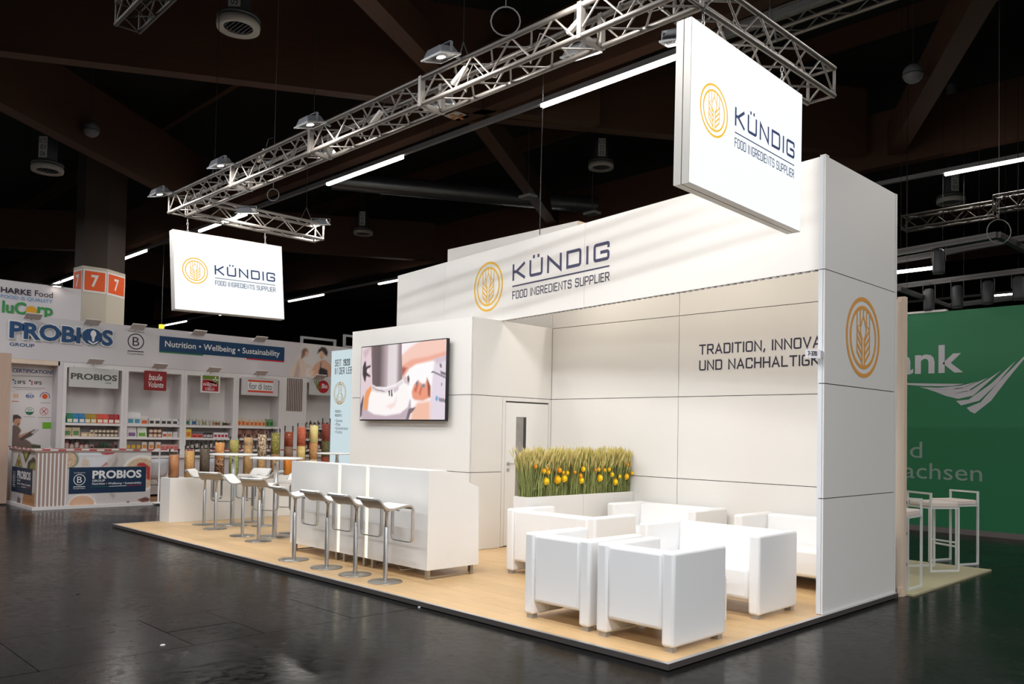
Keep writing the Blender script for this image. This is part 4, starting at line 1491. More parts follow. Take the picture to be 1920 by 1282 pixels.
for x, y, a, lb in sts:
    if first:
        s = proto
        s.location = (x, y, ZP)
        first = False
    else:
        s = copy_tree(proto)
        s.location = (x, y, ZP)
    s.rotation_euler = (0, 0, random.uniform(-.04, .04))
    s['label'] = lb
    s['group'] = 'bar stools along the counter'
for x, y, tb, lb in sts_t:
    s = copy_tree(proto)
    s.location = (x, y, ZP)
    s.rotation_euler = (0, 0, math.atan2(tb[1] - y, tb[0] - x) - PI / 2)
    s['label'] = lb
    s['group'] = 'bar stools at the round tables'


def bar_table(label, c):
    t = thing('bar_table', label, 'table', (c[0], c[1], ZP), group='round bar tables')
    MB().lathe([(.0001, 0), (.235, 0), (.24, .005), (.23, .012), (.05, .018), (.0001, .018)], n=36).build('base', STEEL_B, t)
    MB().lathe([(.034, .015), (.034, .98), (.029, .985), (.029, 1.075), (.06, 1.08), (.09, 1.088), (.0001, 1.088)], n=18).build('column', STEEL, t)
    MB().lathe([(.0001, 1.088), (.345, 1.088), (.36, 1.092), (.362, 1.102), (.358, 1.113), (.0001, 1.113)], n=48).build('table_top', WHITE_G, t)


bar_table('round white bar table next to the long podium', T1)
bar_table('round white bar table between podium and counter', T2)
bar_table('round white bar table before the pale blue light box', T3)

# --- long podium with the glass cylinders
pd = thing('podium', 'long low white podium carrying the glass cylinders', 'podium', (0, 0, ZP))
MB().box(-10.305, -9.93, .74, 3.89, 0, .70).build('body', WHITE, pd, bevel=.003, seg=1)


def grain(name, c1, c2, scale=90):
    if name in _M:
        return _M[name]
    m = bpy.data.materials.new(name)
    m.use_nodes = True
    nt = m.node_tree
    b = nt.nodes['Principled BSDF']
    geo = nt.nodes.new('ShaderNodeNewGeometry')
    vo = nt.nodes.new('ShaderNodeTexVoronoi')
    vo.inputs['Scale'].default_value = scale
    cr = nt.nodes.new('ShaderNodeValToRGB')
    br = lambda c: tuple(min(255, x * 1.08 + 6) for x in c)
    cr.color_ramp.elements[0].color = srgb(*br(c1))
    cr.color_ramp.elements[0].position = .25
    cr.color_ramp.elements[1].color = srgb(*br(c2))
    cr.color_ramp.elements[1].position = .8
    sep = nt.nodes.new('ShaderNodeSeparateColor')
    nt.links.new(geo.outputs['Position'], vo.inputs['Vector'])
    nt.links.new(vo.outputs['Color'], sep.inputs[0])
    nt.links.new(sep.outputs[0], cr.inputs['Fac'])
    nt.links.new(cr.outputs['Color'], b.inputs['Base Color'])
    bp = nt.nodes.new('ShaderNodeBump')
    bp.inputs['Strength'].default_value = .5
    bp.inputs['Distance'].default_value = .006
    nt.links.new(vo.outputs['Distance'], bp.inputs['Height'])
    nt.links.new(bp.outputs[0], b.inputs['Normal'])
    b.inputs['Roughness'].default_value = .6
    _M[name] = m
    return m


cyl = [  # layers from the bottom: (fraction top, colour a, colour b, scale)
    ('pale tan grain', [(1, (182, 124, 82), (196, 138, 94), 160)], 1.104),
    ('golden seeds', [(1, (188, 140, 78), (214, 172, 108), 110)], 1.164),
    ('dark grey seeds', [(1, (78, 66, 52), (112, 96, 78), 130)], 1.198),
    ('orange lentils over dark mixed beans', [(.55, (84, 46, 28), (196, 150, 104), 60), (1, (196, 130, 66), (220, 164, 100), 100)], 1.305),
    ('green peas under olive seeds', [(.6, (150, 162, 78), (186, 194, 112), 70), (1, (150, 140, 70), (190, 176, 104), 90)], 1.347),
    ('pale brown grain', [(.8, (170, 128, 78), (206, 168, 118), 110), (1, (196, 158, 116), (204, 168, 126), 160)], 1.395),
    ('cream and brown beans', [(.42, (168, 132, 86), (198, 162, 112), 100), (1, (132, 98, 74), (226, 208, 176), 42)], 1.448),
    ('olive green pumpkin seeds', [(.5, (150, 112, 70), (190, 150, 100), 100), (1, (122, 112, 44), (176, 164, 84), 60)], 1.479),
    ('red-brown flakes over orange grain', [(.42, (214, 128, 34), (228, 150, 54), 120), (.66, (128, 96, 76), (158, 120, 96), 110), (1, (124, 46, 24), (164, 74, 40), 90)], 1.502),
    ('red lentils over yellow grain', [(.3, (190, 92, 56), (206, 110, 70), 100), (.6, (214, 182, 104), (236, 208, 142), 90), (1, (178, 80, 52), (206, 112, 78), 90)], 1.591),
    ('pale yellow grain over tan seeds', [(.3, (226, 200, 160), (236, 214, 178), 100), (.65, (186, 128, 76), (218, 170, 112), 90), (1, (226, 198, 120), (240, 222, 160), 100)], 1.625),
    ('dark red chips over green seeds', [(.34, (150, 66, 40), (176, 92, 58), 90), (.66, (84, 80, 44), (122, 112, 68), 80), (1, (126, 44, 34), (160, 72, 52), 90)], 1.66)]
for i, (nm, layers, zt) in enumerate(cyl):
    y = .869 + i * .2542
    z0 = ZP + .70
    ztop = 1.204 + i * .0513
    t = thing('glass_cylinder', 'tall clear glass cylinder of ' + nm + ' on the long podium', 'glass jar', (-10.12, y, z0), group='grain cylinders on the podium')
    H = ztop - z0
    MB().lathe([(.0001, 0), (.076, 0), (.078, .004), (.078, H - .002), (.0765, H), (.0745, H)], n=28).build('glass', GLASS, t)
    zb = .008
    hc = zt - z0
    for j, (fr_, c1, c2, sc_) in enumerate(layers):
        z1 = .008 + (hc - .008) * fr_
        MB().lathe([(.0001, zb), (.0732, zb), (.0732, z1), (.05, z1 + (.004 if j == len(layers) - 1 else 0)), (.0001, z1 + (.006 if j == len(layers) - 1 else 0))], n=28).build('grain_layer', grain('grain_%d_%d' % (i, j), c1, c2, sc_), t)
        zb = z1 + .0004

# ================================================================== NEIGHBOURING STAND ON THE LEFT (organic food)
NX = -13.587          # counter front
SXN = -15.6           # shelf fronts
BW = mat('booth_white', srgb(222, 216, 214), rough=.5)
BGREY = mat('booth_grey_white', srgb(206, 200, 202), rough=.5)
BLUE = mat('petrol_blue', srgb(6, 56, 94), rough=.5)
BLUE_L = mat('petrol_letters', srgb(14, 66, 112), rough=.5)
BROWN = mat('taupe_board', srgb(170, 142, 132), rough=.6)
OLIVE = mat('olive_grey_print', srgb(76, 80, 66), rough=.6)
WPR = mat('white_print', srgb(226, 224, 222), rough=.5)
BLKP = mat('black_print', srgb(40, 38, 40), rough=.6)
REDP = mat('dark_red_board', srgb(140, 26, 30), rough=.5)

fl2 = root('floor_neighbour', 'raised timber floor of the food stand', (0, 0, 0))
MB().box(-19, NX - .02, -.18, 9, 0, .03).build('deck', mat('neighbour_deck', srgb(176, 128, 92), rough=.5, noise=.12, nscale=5, stretch=(1, 6, 1)), fl2)
MB().box(NX - .02, NX + .02, -.2, 9, 0, .06).build('white_edge', BW, fl2)
MB().box(-19, NX + .02, -.24, -.2, 0, .06).build('white_edge', BW, fl2)

wn = root('wall_food_stand', 'white fascia and back wall of the food stand')
MB().box(SXN - .75, SXN - .70, -1.6, 9.5, .03, 3.72).build('back_board', BW, wn)
MB().box(SXN - .06, SXN, -1.2, 8.6, 2.862, 3.745).build('fascia', BGREY, wn)
nf = Face((SXN, 0, 0), (0, 1, 0))
# raised letters with white rim
mb = MB()
seg = [('P', 0), ('R', 1)]
type_(mb, nf, 'PROBIOS', -.23, 1.73, 3.26, 3.60, .05)
lw = mb.build('lettering', BLUE_L, wn)
mb = MB()
type_(mb, nf, 'PROBIOS#rim', -.258, 1.758, 3.232, 3.628, .03)
mb.build('lettering_rim', WPR, wn)
mb = MB()
shape(mb, nf, circ(1.33, 3.425, .17, n=28), .052)
mb.build('emblem_disc', BLUE_L, wn)
mb = MB()
shape(mb, nf, [(1.30, 3.42), (1.27, 3.47), (1.28, 3.53), (1.33, 3.57), (1.38, 3.53), (1.39, 3.47), (1.36, 3.42), (1.35, 3.33), (1.31, 3.33)], .056)
shape(mb, nf, [(1.33, 3.29), (1.22, 3.35), (1.25, 3.30), (1.33, 3.26), (1.41, 3.30), (1.44, 3.35)], .056)
mb.build('emblem_sprout', WPR, wn)
mb = MB()
type_(mb, nf, 'GROUP', -.21, .235, 3.105, 3.175, .003)
mb.build('small_lettering', BLUE_L, wn)


def bcorp(mb, face, cx, cy, R, off=.003):
    ribbon(mb, face, circ(cx, cy, R, n=32), R * .13, off, True)
    type_(mb, face, 'B', cx - R * .42, cx + R * .45, cy - R * .58, cy + R * .58, off)
    ribbon(mb, face, [(cx - R * 1.05, cy - R * 1.32), (cx + R * 1.05, cy - R * 1.32)], R * .12, off)
    type_(mb, face, 'Corporation', cx - R * 1.05, cx + R * 1.05, cy - R * 1.85, cy - R * 1.5, off)
    type_(mb, face, 'Certificazione', cx - R * 1.02, cx + R * 1.02, cy + R * 1.22, cy + R * 1.45, off)


mb = MB()
bcorp(mb, nf, 2.225, 3.41, .165)
mb.build('certification_mark', BLKP, wn)
mb = MB()
shape(mb, nf, rect(2.737, 5.83, 3.245, 3.585), .004)
mb.build('blue_band', BLUE, wn)
mb = MB()
type_(mb, nf, 'Nutrition • Wellbeing • Sustainability', 2.86, 5.70, 3.31, 3.49, .007)
mb.build('band_lettering', WPR, wn)
mb = MB()
shape(mb, nf, rect(2.737, 3.75, 3.215, 3.245), .004)
mb.build('green_line', mat('green_line', srgb(30, 110, 62), rough=.5), wn)
mb = MB()
shape(mb, nf, rect(4.82, 5.83, 3.215, 3.245), .004)
mb.build('red_line', mat('red_line', srgb(196, 22, 48), rough=.5), wn)
# printed photo at the end of the fascia: an adult and a child at a table
FA_ = 'e'
picture('printed_photo', nf, 5.86, 7.7, 2.868, 3.74, .022, (206, 199, 200), [
    ([(6.0, 2.8), (7.8, 2.8), (7.8, 3.8), (6.4, 3.8)], (220, 212, 208), .12, .02),
    ([(6.0, 2.8), (6.0, 3.0), (6.1, 3.18), (6.22, 3.36), (6.34, 3.38), (6.42, 3.24), (6.64, 3.18), (6.66, 3.1), (6.46, 3.1), (6.44, 2.8)], (222, 198, 184), .03, .05),
    ([(6.10, 2.85), (6.16, 3.1), (6.22, 3.3), (6.28, 3.1), (6.26, 2.85)], (198, 170, 156), .03, .05),
    (('e', 6.42, 3.52, .085, .10), (142, 100, 76), .03, .1), ([(6.30, 3.34), (6.32, 3.56), (6.40, 3.6), (6.38, 3.38)], (134, 94, 72), .03, .1),
    (('e', 6.46, 3.48, .045, .065), (226, 182, 158), .02, 0),
    ([(6.60, 2.85), (6.62, 3.08), (6.70, 3.22), (6.82, 3.30), (6.9, 3.36), (7.0, 3.36), (7.1, 3.3), (7.2, 3.22), (7.26, 3.0), (7.22, 2.85)], (216, 166, 140), .025, .03),
    ([(6.82, 2.85), (6.82, 3.08), (6.88, 3.16), (6.98, 3.14), (7.08, 3.1), (7.10, 2.85)], (44, 38, 42), .02, .05),
    ([(6.84, 3.1), (6.88, 3.3), (6.9, 3.3), (6.87, 3.1)], (44, 38, 42), .012, 0),
    ([(6.76, 3.50), (6.80, 3.62), (6.9, 3.70), (7.02, 3.68), (7.08, 3.58), (7.06, 3.46), (6.98, 3.5), (6.88, 3.58)], (54, 36, 32), .025, .1),
    (('e', 6.9, 3.48, .07, .10), (228, 180, 152), .02, 0), ([(6.86, 3.42), (6.93, 3.42), (6.9, 3.40)], (160, 84, 74), .012, 0),
    ([(6.5, 2.98), (6.66, 2.94), (6.7, 3.04), (6.56, 3.1)], (226, 196, 176), .03, 0),
    ([(7.3, 2.85), (7.36, 3.1), (7.5, 3.2), (7.6, 2.85)], (76, 84, 96), .03, .05),
    ([(6.4, 2.85), (7.6, 2.85), (7.6, 2.93), (6.4, 2.91)], (210, 200, 196), .02, 0)], wn, .004)

# shelf bays
ups = [.79, 2.03, 3.33, 4.59, 5.79]
SHZ = [1.60, 1.315, 1.045, .64]
bayn = ['under the grey letter sign', 'under the dark red sign', 'under the red and green sign', 'under the white sign with orange stripes', 'under the red berry sign']
SX = SXN


def shelf_unit(y0, y1, label):
    t = thing('shelf_unit', label, 'shelf', (0, 0, .03))
    y0, y1 = y0 + .001, y1 - .001
    for y in (y0, y1 - .07):
        MB().box(SX - .45, SX, y, y + .07, 0, 2.72).build('side_panel', BW, t)
    MB().box(SX - .45, SX, y0, y1, 2.72, 2.825).build('top_panel', BW, t)
    MB().box(SX - .46, SX - .45, y0 + .01, y1 - .01, 0, 2.74).build('back_panel', BW, t)
    for z in SHZ + [.22]:
        MB().box(SX - .45, SX - .01, y0 + .07, y1 - .07, z - .05 - .03, z - .03).build('shelf_board', BW, t)
    return t


for i in range(4):
    shelf_unit(ups[i], ups[i + 1], 'tall white display shelf ' + bayn[i])
shelf_unit(6.42, 7.75, 'tall white display shelf ' + bayn[4])
# slatted post between the bays
t = thing('slat_panel_wall', 'white wall section with hanging brown slats between shelves', 'panel', (0, 0, .03))
MB().box(SX - .45, SX - .0, 5.79, 6.42, 0, 2.83).build('panel', BW, t)
for k in range(9):
    MB().box(SX, SX + .012, 5.93 + k * .05, 5.957 + k * .05, 1.98, 2.80).build('slat', mat('slat_brown', srgb(116, 92, 84), rough=.6), t)
# certification board on the left
cbd = thing('certification_board', 'white board with certification marks and a printed reading man', 'poster', (0, 0, .03))
MB().box(SX - .45, SX - .35, -.75, .78, 0, 2.74).build('board', BW, cbd)
MB().box(SX - .4, SX, -.75, .72, 2.74, 2.83).build('timber_head', PINE, cbd)
MB().box(SX - .45, SX, .69, .788, 0, 2.83).build('side_post', BGREY, cbd)
cf = Face((SX - .35, 0, -.03), (0, 1, 0))


def cq(u, v):
    p = bk(u, v, x=SX - .35)
    return p.y, p.z


def cprint(name, col, fn_):
    mb = MB()
    fn_(mb)
    mb.build(name, mat('cert_' + name, srgb(*col), rough=.6), cbd)


def cbox(mb, s, u0, u1, v0, v1, off=.003):
    a0, b0 = cq(u0, v1)
    a1, b1 = cq(u1, v0)
    type_(mb, cf, s, a0, a1, b0, b1, off)


def cc(mb, u, v, r, off=.003, n=18):
    a, b = cq(u, v)
    k = abs(cq(u + 1, v)[0] - a)
    shape(mb, cf, circ(a, b, r * k, n=n), off)


def cring(mb, u, v, r, th, off=.003, a0=0, a1=2 * PI):
    a, b = cq(u, v)
    k = abs(cq(u + 1, v)[0] - a)
    ribbon(mb, cf, circ(a, b, r * k, n=24, a0=a0, a1=a1), th * k, off, abs(a1 - a0 - 2 * PI) < 1e-6)


def cline(mb, u0, u1, v, th=.8, off=.003):
    a, b = cq(u0, v)
    c, d = cq(u1, v + (u1 - u0) * .03)
    ribbon(mb, cf, [(a, b), (c, d)], th * .0105, off)


cprint('heading', (34, 62, 118), lambda mb: cbox(mb, 'CERTIFICATIONS', 23, 100.6, 695, 697.5))
cprint('rules', (90, 90, 100), lambda mb: (cline(mb, 22, 105, 704), cline(mb, 24, 84, 726), cline(mb, 30, 77, 729.5, .5), cline(mb, 44, 66, 781, .6), cline(mb, 70, 95, 782, .6), cline(mb, 76, 94, 755, .6)))
cprint('ifs', (50, 48, 54), lambda mb: (cbox(mb, 'IFS', 33, 48, 713.7, 719.4), cbox(mb, 'IFS', 64.4, 78.5, 715, 720.6), cc(mb, 25, 712, 1.7), cc(mb, 56, 713.5, 1.7)))
cprint('ifs_blue', (40, 120, 180), lambda mb: (cc(mb, 28.6, 714.5, 1.7), cc(mb, 28.6, 718.5, 1.7)))
cprint('ifs_red', (190, 40, 50), lambda mb: (cc(mb, 59.8, 715.7, 1.7), cc(mb, 59.8, 719.8, 1.7)))
cprint('iso', (40, 70, 150), lambda mb: (cbox(mb, 'ISO', 48.5, 64, 740.4, 745), cring(mb, 56, 742, 5.5, .5)))
cprint('seal_orange', (222, 92, 40), lambda mb: (cc(mb, 84, 743, 5.3), cline(mb, 22, 35, 752, 1.2)))
cprint('seal_ring', (60, 60, 110), lambda mb: cring(mb, 84, 743.5, 8.6, 1.2, a0=-.4, a1=PI * 1.05))
cprint('os', (230, 150, 60), lambda mb: cbox(mb, 'SS', 25, 35, 739, 745))
cprint('usda_white', (232, 230, 230), lambda mb: cc(mb, 55.3, 770.5, 8, .002))
cprint('usda_green', (40, 110, 80), lambda mb: (cring(mb, 55.3, 770.5, 7.8, .8), cbox(mb, 'USDA', 50.5, 60, 766, 769.5), shape(mb, cf, [cq(48.5, 771.5), cq(49.5, 774), cq(52, 777), cq(55.3, 778), cq(58.6, 777), cq(61, 774), cq(62.2, 771.5)][::-1], .003)))
cprint('gluten', (196, 60, 80), lambda mb: (cring(mb, 82.3, 771, 7.6, .8), ribbon(mb, cf, [cq(78, 774.5), cq(87, 766.5)], .014, .003), ribbon(mb, cf, [cq(79, 767), cq(86.5, 776)], .014, .003)))
cprint('leaf', (110, 178, 40), lambda mb: shape(mb, cf, [cq(79.5, 803.5), cq(99.5, 803.5), cq(99.5, 791.5), cq(79.5, 791.5)], .003))
# printed reading man
CL = lambda *pts: [cq(*p) for p in pts]
_a, _b = cq(22, 842)
picture('printed_man', cf, _a, cq(76, 842)[0], cq(50, 842)[1], cq(50, 772)[1], .012, (222, 216, 214), [
    (CL((18, 846), (80, 846), (80, 835), (60, 832), (30, 836)), (70, 70, 44), .02, .2),
    (CL((20, 842), (60, 842), (58, 830), (50, 824), (42, 822), (36, 814), (40, 807), (35, 799), (27, 796), (20, 800)), (112, 90, 82), .012, .06),
    (CL((34, 816), (46, 812), (58, 808), (62, 812), (50, 820), (38, 822)), (196, 142, 118), .012, 0),
    (CL((26, 796), (25, 786), (30, 782), (38, 784), (38.5, 790), (36, 797), (31, 799)), (196, 140, 114), .01, 0), (CL((32, 799), (36, 797), (38, 793), (34, 793)), (120, 84, 70), .01, 0),
    (CL((20, 794), (25, 792), (27, 786), (33, 784), (40.5, 785.5), (39, 781), (33, 777), (25, 777.5), (20, 781)), (64, 48, 42), .01, .1),
    (CL((36, 822), (40, 826), (58, 818), (73, 806), (64, 804.5), (50, 813)), (84, 64, 58), .008, .03), (CL((58, 811), (66, 805), (73, 806), (64, 814)), (190, 184, 182), .008, 0)], cbd, .002)
# timber side wall at the far left
sw_ = thing('timber_side_wall', 'pale timber side wall of the food stand beside the certification board', 'wall panel', (0, 0, .03))
MB().box(-15.06, -15.0, -2.6, -.31, 0, 2.88).build('board', mat('taupe_timber', srgb(186, 158, 140), rough=.6, noise=.08, nscale=4, stretch=(3, 3, .5)), sw_)
MB().box(-15.0, -14.99, -1.45, -.31, 0, 2.88).build('face_board', mat('taupe_timber', srgb(186, 158, 140)), sw_)


# hanging brand signs in the bays
def board(label, y0, y1, z0, z1, m, x=SX + .05):
    t = thing('shop_sign', label, 'sign', (0, 0, 0))
    MB().box(x - .04, x, y0, y1, z0, z1).build('board', m, t)
    MB().tube((x - .02, y0 + .1, z1), (x - .02, y0 + .1, 2.79), .004, 4).tube((x - .02, y1 - .1, z1), (x - .02, y1 - .1, 2.79), .004, 4).build('hanger', DARK, t)
    return t, Face((x, 0, 0), (0, 1, 0))


t, f = board('grey sign board with dark olive letters over the pouches', .89, 1.87, 2.35, 2.765, mat('sign_grey', srgb(196, 194, 190), rough=.5))
mb = MB()
type_(mb, f, 'PROBIOS', .92, 1.84, 2.51, 2.64)
type_(mb, f, '1978', 1.60, 1.72, 2.445, 2.475)
mb.build('lettering', OLIVE, t)
t, f = board('dark red square sign with white script over the white boxes', 2.424, 2.90, 2.355, 2.785, REDP)
mb = MB()
type_(mb, f, 'baule', 2.51, 2.80, 2.58, 2.72, shear=.12)
type_(mb, f, 'Volante', 2.49, 2.83, 2.42, 2.55, shear=.12)
mb.build('lettering', WPR, t)
t, f = board('square red and green sign with leaf over the glass jars', 3.697, 4.152, 2.365, 2.79, WPR)
mb = MB()
shape(mb, f, rect(3.73, 4.12, 2.4, 2.6), .002)
shape(mb, f, [(3.73, 2.6), (4.12, 2.6), (4.12, 2.55), (3.95, 2.66), (3.73, 2.66)], .0025)
mb.build('red_field', mat('sign_red', srgb(172, 22, 38), rough=.5), t)
mb = MB()
shape(mb, f, [(3.73, 2.67), (3.95, 2.67), (4.12, 2.57), (4.12, 2.76), (3.73, 2.76)], .003)
mb.build('green_field', mat('sign_green', srgb(104, 128, 26), rough=.5), t)
mb = MB()
for q in (('LA', 3.83, 3.89, 2.585, 2.61), ('FINESTRA', 3.75, 4.09, 2.52, 2.58), ('SUL', 3.88, 3.96, 2.49, 2.51), ('CIELO', 3.80, 4.02, 2.42, 2.48)):
    type_(mb, f, q[0], q[1], q[2], q[3], q[4], .005)
shape(mb, f, circ(4.04, 2.72, .015, .03, 10), .005)
shape(mb, f, circ(4.0, 2.68, .03, .015, 10), .005)
shape(mb, f, circ(4.08, 2.67, .03, .015, 10), .005)
ribbon(mb, f, [(4.04, 2.69), (4.05, 2.62)], .01, .005)
mb.build('lettering', WPR, t)
t, f = board('white sign with two orange stripes over the orange cartons', 4.703, 5.658, 2.355, 2.79, BGREY)
mb = MB()
shape(mb, f, rect(4.86, 5.52, 2.68, 2.725), .002)
shape(mb, f, rect(4.86, 5.52, 2.43, 2.475), .002)
mb.build('stripes', mat('sign_orange_red', srgb(214, 72, 40), rough=.5), t)
mb = MB()
shape(mb, f, rect(4.86, 5.52, 2.475, 2.68), .0015)
mb.build('field', WPR, t)
mb = MB()
type_(mb, f, 'fior di loto', 4.89, 5.49, 2.50, 2.66)
mb.build('lettering', BLKP, t)
t, f = board('grey sign with a red berry and green sprout', 6.54, 7.30, 2.44, 2.875, mat('sign_grey', srgb(196, 194, 190)), x=SX + .06)
mb = MB()
shape(mb, f, circ(6.93, 2.66, .17, .165, 24), .002)
mb.build('berry', mat('sign_berry', srgb(172, 24, 38), rough=.5), t)
mb = MB()
for a in ((6.66, 2.80, 6.74, 2.66), (6.72, 2.82, 6.76, 2.64), (6.80, 2.83, 6.76, 2.64)):
    ribbon(mb, f, [(a[0], a[1]), (a[2], a[3])], .022, .004)
type_(mb, f, 'vivi', 6.72, 6.88, 2.58, 2.70, .004)
mb.build('sprout', mat('sign_sprout', srgb(96, 120, 40), rough=.5), t)
mb = MB()
type_(mb, f, 'Bio', 6.89, 7.06, 2.62, 2.74, .004)
mb.build('lettering', WPR, t)


# little white arm lamps
def arm_lamp(label, y, z, x, sl=.22, group=None):
    t = thing('arm_lamp', label, 'lamp', (x, y, z), group=group)
    o = MB().box(0, sl, -.15, .15, 0, .022).build('lamp_head', mat('arm_lamp_white', srgb(214, 206, 200), rough=.45), t, bevel=.004, seg=1)
    o.rotation_euler = (0, -.45, 0)
    MB().tube((-.12, 0, -.02), (.06, 0, .03), .012, 6).build('arm', mat('arm_lamp_white', srgb(214, 206, 200)), t)


for u, v in ((61, 598), (172, 604), (258, 612), (372, 628), (487, 638)):
    p = bk(u, v, x=SX + .1)
    arm_lamp('white arm lamp on the top edge of the food stand fascia', p.y, 3.665, SX + .05, group='arm lamps on the fascia')
for u in (176, 297, 398, 486, 596):
    p = bk(u, 690, x=SX + .1)
    arm_lamp('white arm lamp on the shelf head above a hanging sign', p.y, 2.84, SX + .1, group='arm lamps over the signs')

# ---------------------------------------------------------------- goods on the shelves
random.seed(21)
_goods = {}


def good_mesh(kind, w, h, d, cols):
    key = (kind, round(w, 3), round(h, 3), cols)
    if key in _goods:
        return _goods[key]
    ms = [mat('pack_%d_%d_%d' % c, srgb(*c), rough=.45, noise=.32, nscale=55) for c in cols]
    b = MB()
    me = None
    if kind == 'box':
        parts = [('carton', [MB().box(-d / 2, d / 2, -w / 2, w / 2, 0, h)], 0), ('label_print', [MB().box(d / 2, d / 2 + .001, -w * .36, w * .36, h * .15, h * .62)], 1)]
    elif kind == 'pouch':
        p = MB()
        p._add([(-d / 2, -w / 2, 0), (d / 2, -w / 2, 0), (d / 2, w / 2, 0), (-d / 2, w / 2, 0), (-d * .5, -w * .48, h * .55), (d * .45, -w * .48, h * .55), (d * .45, w * .48, h * .55), (-d * .5, w * .48, h * .55),
                (-.004, -w / 2, h * .92), (.004, -w / 2, h * .92), (.004, w / 2, h * .92), (-.004, w / 2, h * .92), (-.003, -w / 2, h), (.003, -w / 2, h), (.003, w / 2, h), (-.003, w / 2, h)],
               [(3, 2, 1, 0), (0, 1, 5, 4), (1, 2, 6, 5), (2, 3, 7, 6), (3, 0, 4, 7), (4, 5, 9, 8), (5, 6, 10, 9), (6, 7, 11, 10), (7, 4, 8, 11), (8, 9, 13, 12), (9, 10, 14, 13), (10, 11, 15, 14), (11, 8, 12, 15), (12, 13, 14, 15)])
        parts = [('bag', [p], 0), ('label_print', [MB().prism([(d * .5 + .002, h * .06), (d * .5 + .004, h * .06), (d * .45 + .006, h * .45), (d * .45 + .003, h * .45)], 'y', -w * .36, w * .36)], 1)]
        # prism above is laid out in (x, z)
        lp = MB()
        lp._add([(d * .5 + .001, -w * .36, h * .08), (d * .5 + .001, w * .36, h * .08), (d * .47 + .002, w * .36, h * .42), (d * .47 + .002, -w * .36, h * .42)], [(0, 1, 2, 3)])
        parts[1] = ('label_print', [lp], 1)
    elif kind == 'jar':
        r = w / 2
        j = MB().lathe([(.0001, 0), (r * .95, 0), (r, .006), (r, h * .72), (r * .78, h * .82), (r * .78, h * .84)], n=14)
        l_ = MB().lathe([(r * .85, h * .82), (r * .85, h), (.0001, h)], n=14)
        s_ = MB().lathe([(r * 1.01, h * .14), (r * 1.01, h * .6)], n=14)
        parts = [('jar_body', [j], 0), ('lid', [l_], 1), ('label_print', [s_], 2 if len(ms) > 2 else 0)]
    else:  # bottle
        r = w / 2
        j = MB().lathe([(.0001, 0), (r, 0), (r, h * .62), (r * .4, h * .78), (r * .4, h)], n=14)
        s_ = MB().lathe([(r * 1.01, h * .15), (r * 1.01, h * .5)], n=14)
        parts = [('bottle_body', [j], 0), ('label_print', [s_], 1)]
    out = []
    for n_, bs, mi in parts:
        me = bpy.data.meshes.new(n_)
        m0 = bs[0]
        me.from_pydata(m0.v, [], m0.f)
        me.materials.append(ms[min(mi, len(ms) - 1)])
        me.polygons.foreach_set('use_smooth', m0.sm)
        out.append((n_, me))
    _goods[key] = out
    return out


def good(kind, y, z, w, h, cols, label, group, d=None, x=None, name=None, rz=0.0):
    d = d or min(w * .6, .09)
    out = good_mesh(kind, w, h, d, cols)
    t = thing(name or {'box': 'carton', 'pouch': 'pouch_bag', 'jar': 'jar', 'bottle': 'bottle'}[kind], label, {'box': 'carton', 'pouch': 'bag', 'jar': 'jar', 'bottle': 'bottle'}[kind], (x if x is not None else SX - .09 - random.uniform(0, .03), y, z), rz + random.uniform(-.08, .08), group)
    for n_, me in out:
        put(n_, me, t)
    return t


CRM = (224, 214, 196)
# bay 1, top shelf: colour-coded pouches
y = ups[0] + .17
for cn, c in (('green', (20, 120, 84)), ('blue', (20, 116, 164)), ('blue', (24, 110, 160)), ('ochre', (150, 122, 30)), ('ochre', (160, 126, 34)), ('red', (196, 62, 34)), ('red', (206, 70, 50)), ('crimson', (150, 24, 36)), ('crimson', (164, 26, 40))):
    good('pouch', y, SHZ[0], .125, .20, (c, CRM), cn + ' snack pouch on the top shelf under the grey letter sign', cn + ' pouches', d=.07)
    y += .119
y = ups[0] + .15
for k in range(2):
    good('box', y, SHZ[1], .15, .19, ((198, 182, 150), (90, 130, 80)), 'beige carton on the middle shelf under the grey letter sign', 'beige cartons', d=.05)
    y += .16
for k in range(2):
    good('box', y, SHZ[1], .13, .09, ((186, 160, 130), (220, 200, 170)), 'low beige pack on the middle shelf under the grey letter sign', 'low beige packs', d=.06)
    y += .14
for k in range(7):
    for j in range(2):
        good('jar', ups[0] + .62 + k * .083, SHZ[1] + j * .085, .072, .084, ((150, 120, 90), (40, 36, 34), (206, 196, 180)), 'small spread jar with black lid under the grey letter sign', 'small spread jars', x=SX - .1)
y = ups[0] + .14
for k in range(11):
    hh = (.22, .18, .24, .15, .17, .10, .12, .13, .13, .09, .16)[k]
    c = ((120, 34, 34), (52, 40, 40), (64, 44, 36), (110, 30, 36), (56, 36, 34), (150, 128, 120), (88, 60, 58), (40, 70, 44), (44, 80, 46), (96, 60, 52), (130, 104, 100))[k]
    good('jar' if k < 5 else 'box', y, SHZ[2], .085, hh, (c, (40, 34, 34), (186, 160, 150)), 'dark preserve pack on the lower shelf under the grey letter sign', 'dark preserves', x=SX - .1)
    y += .097
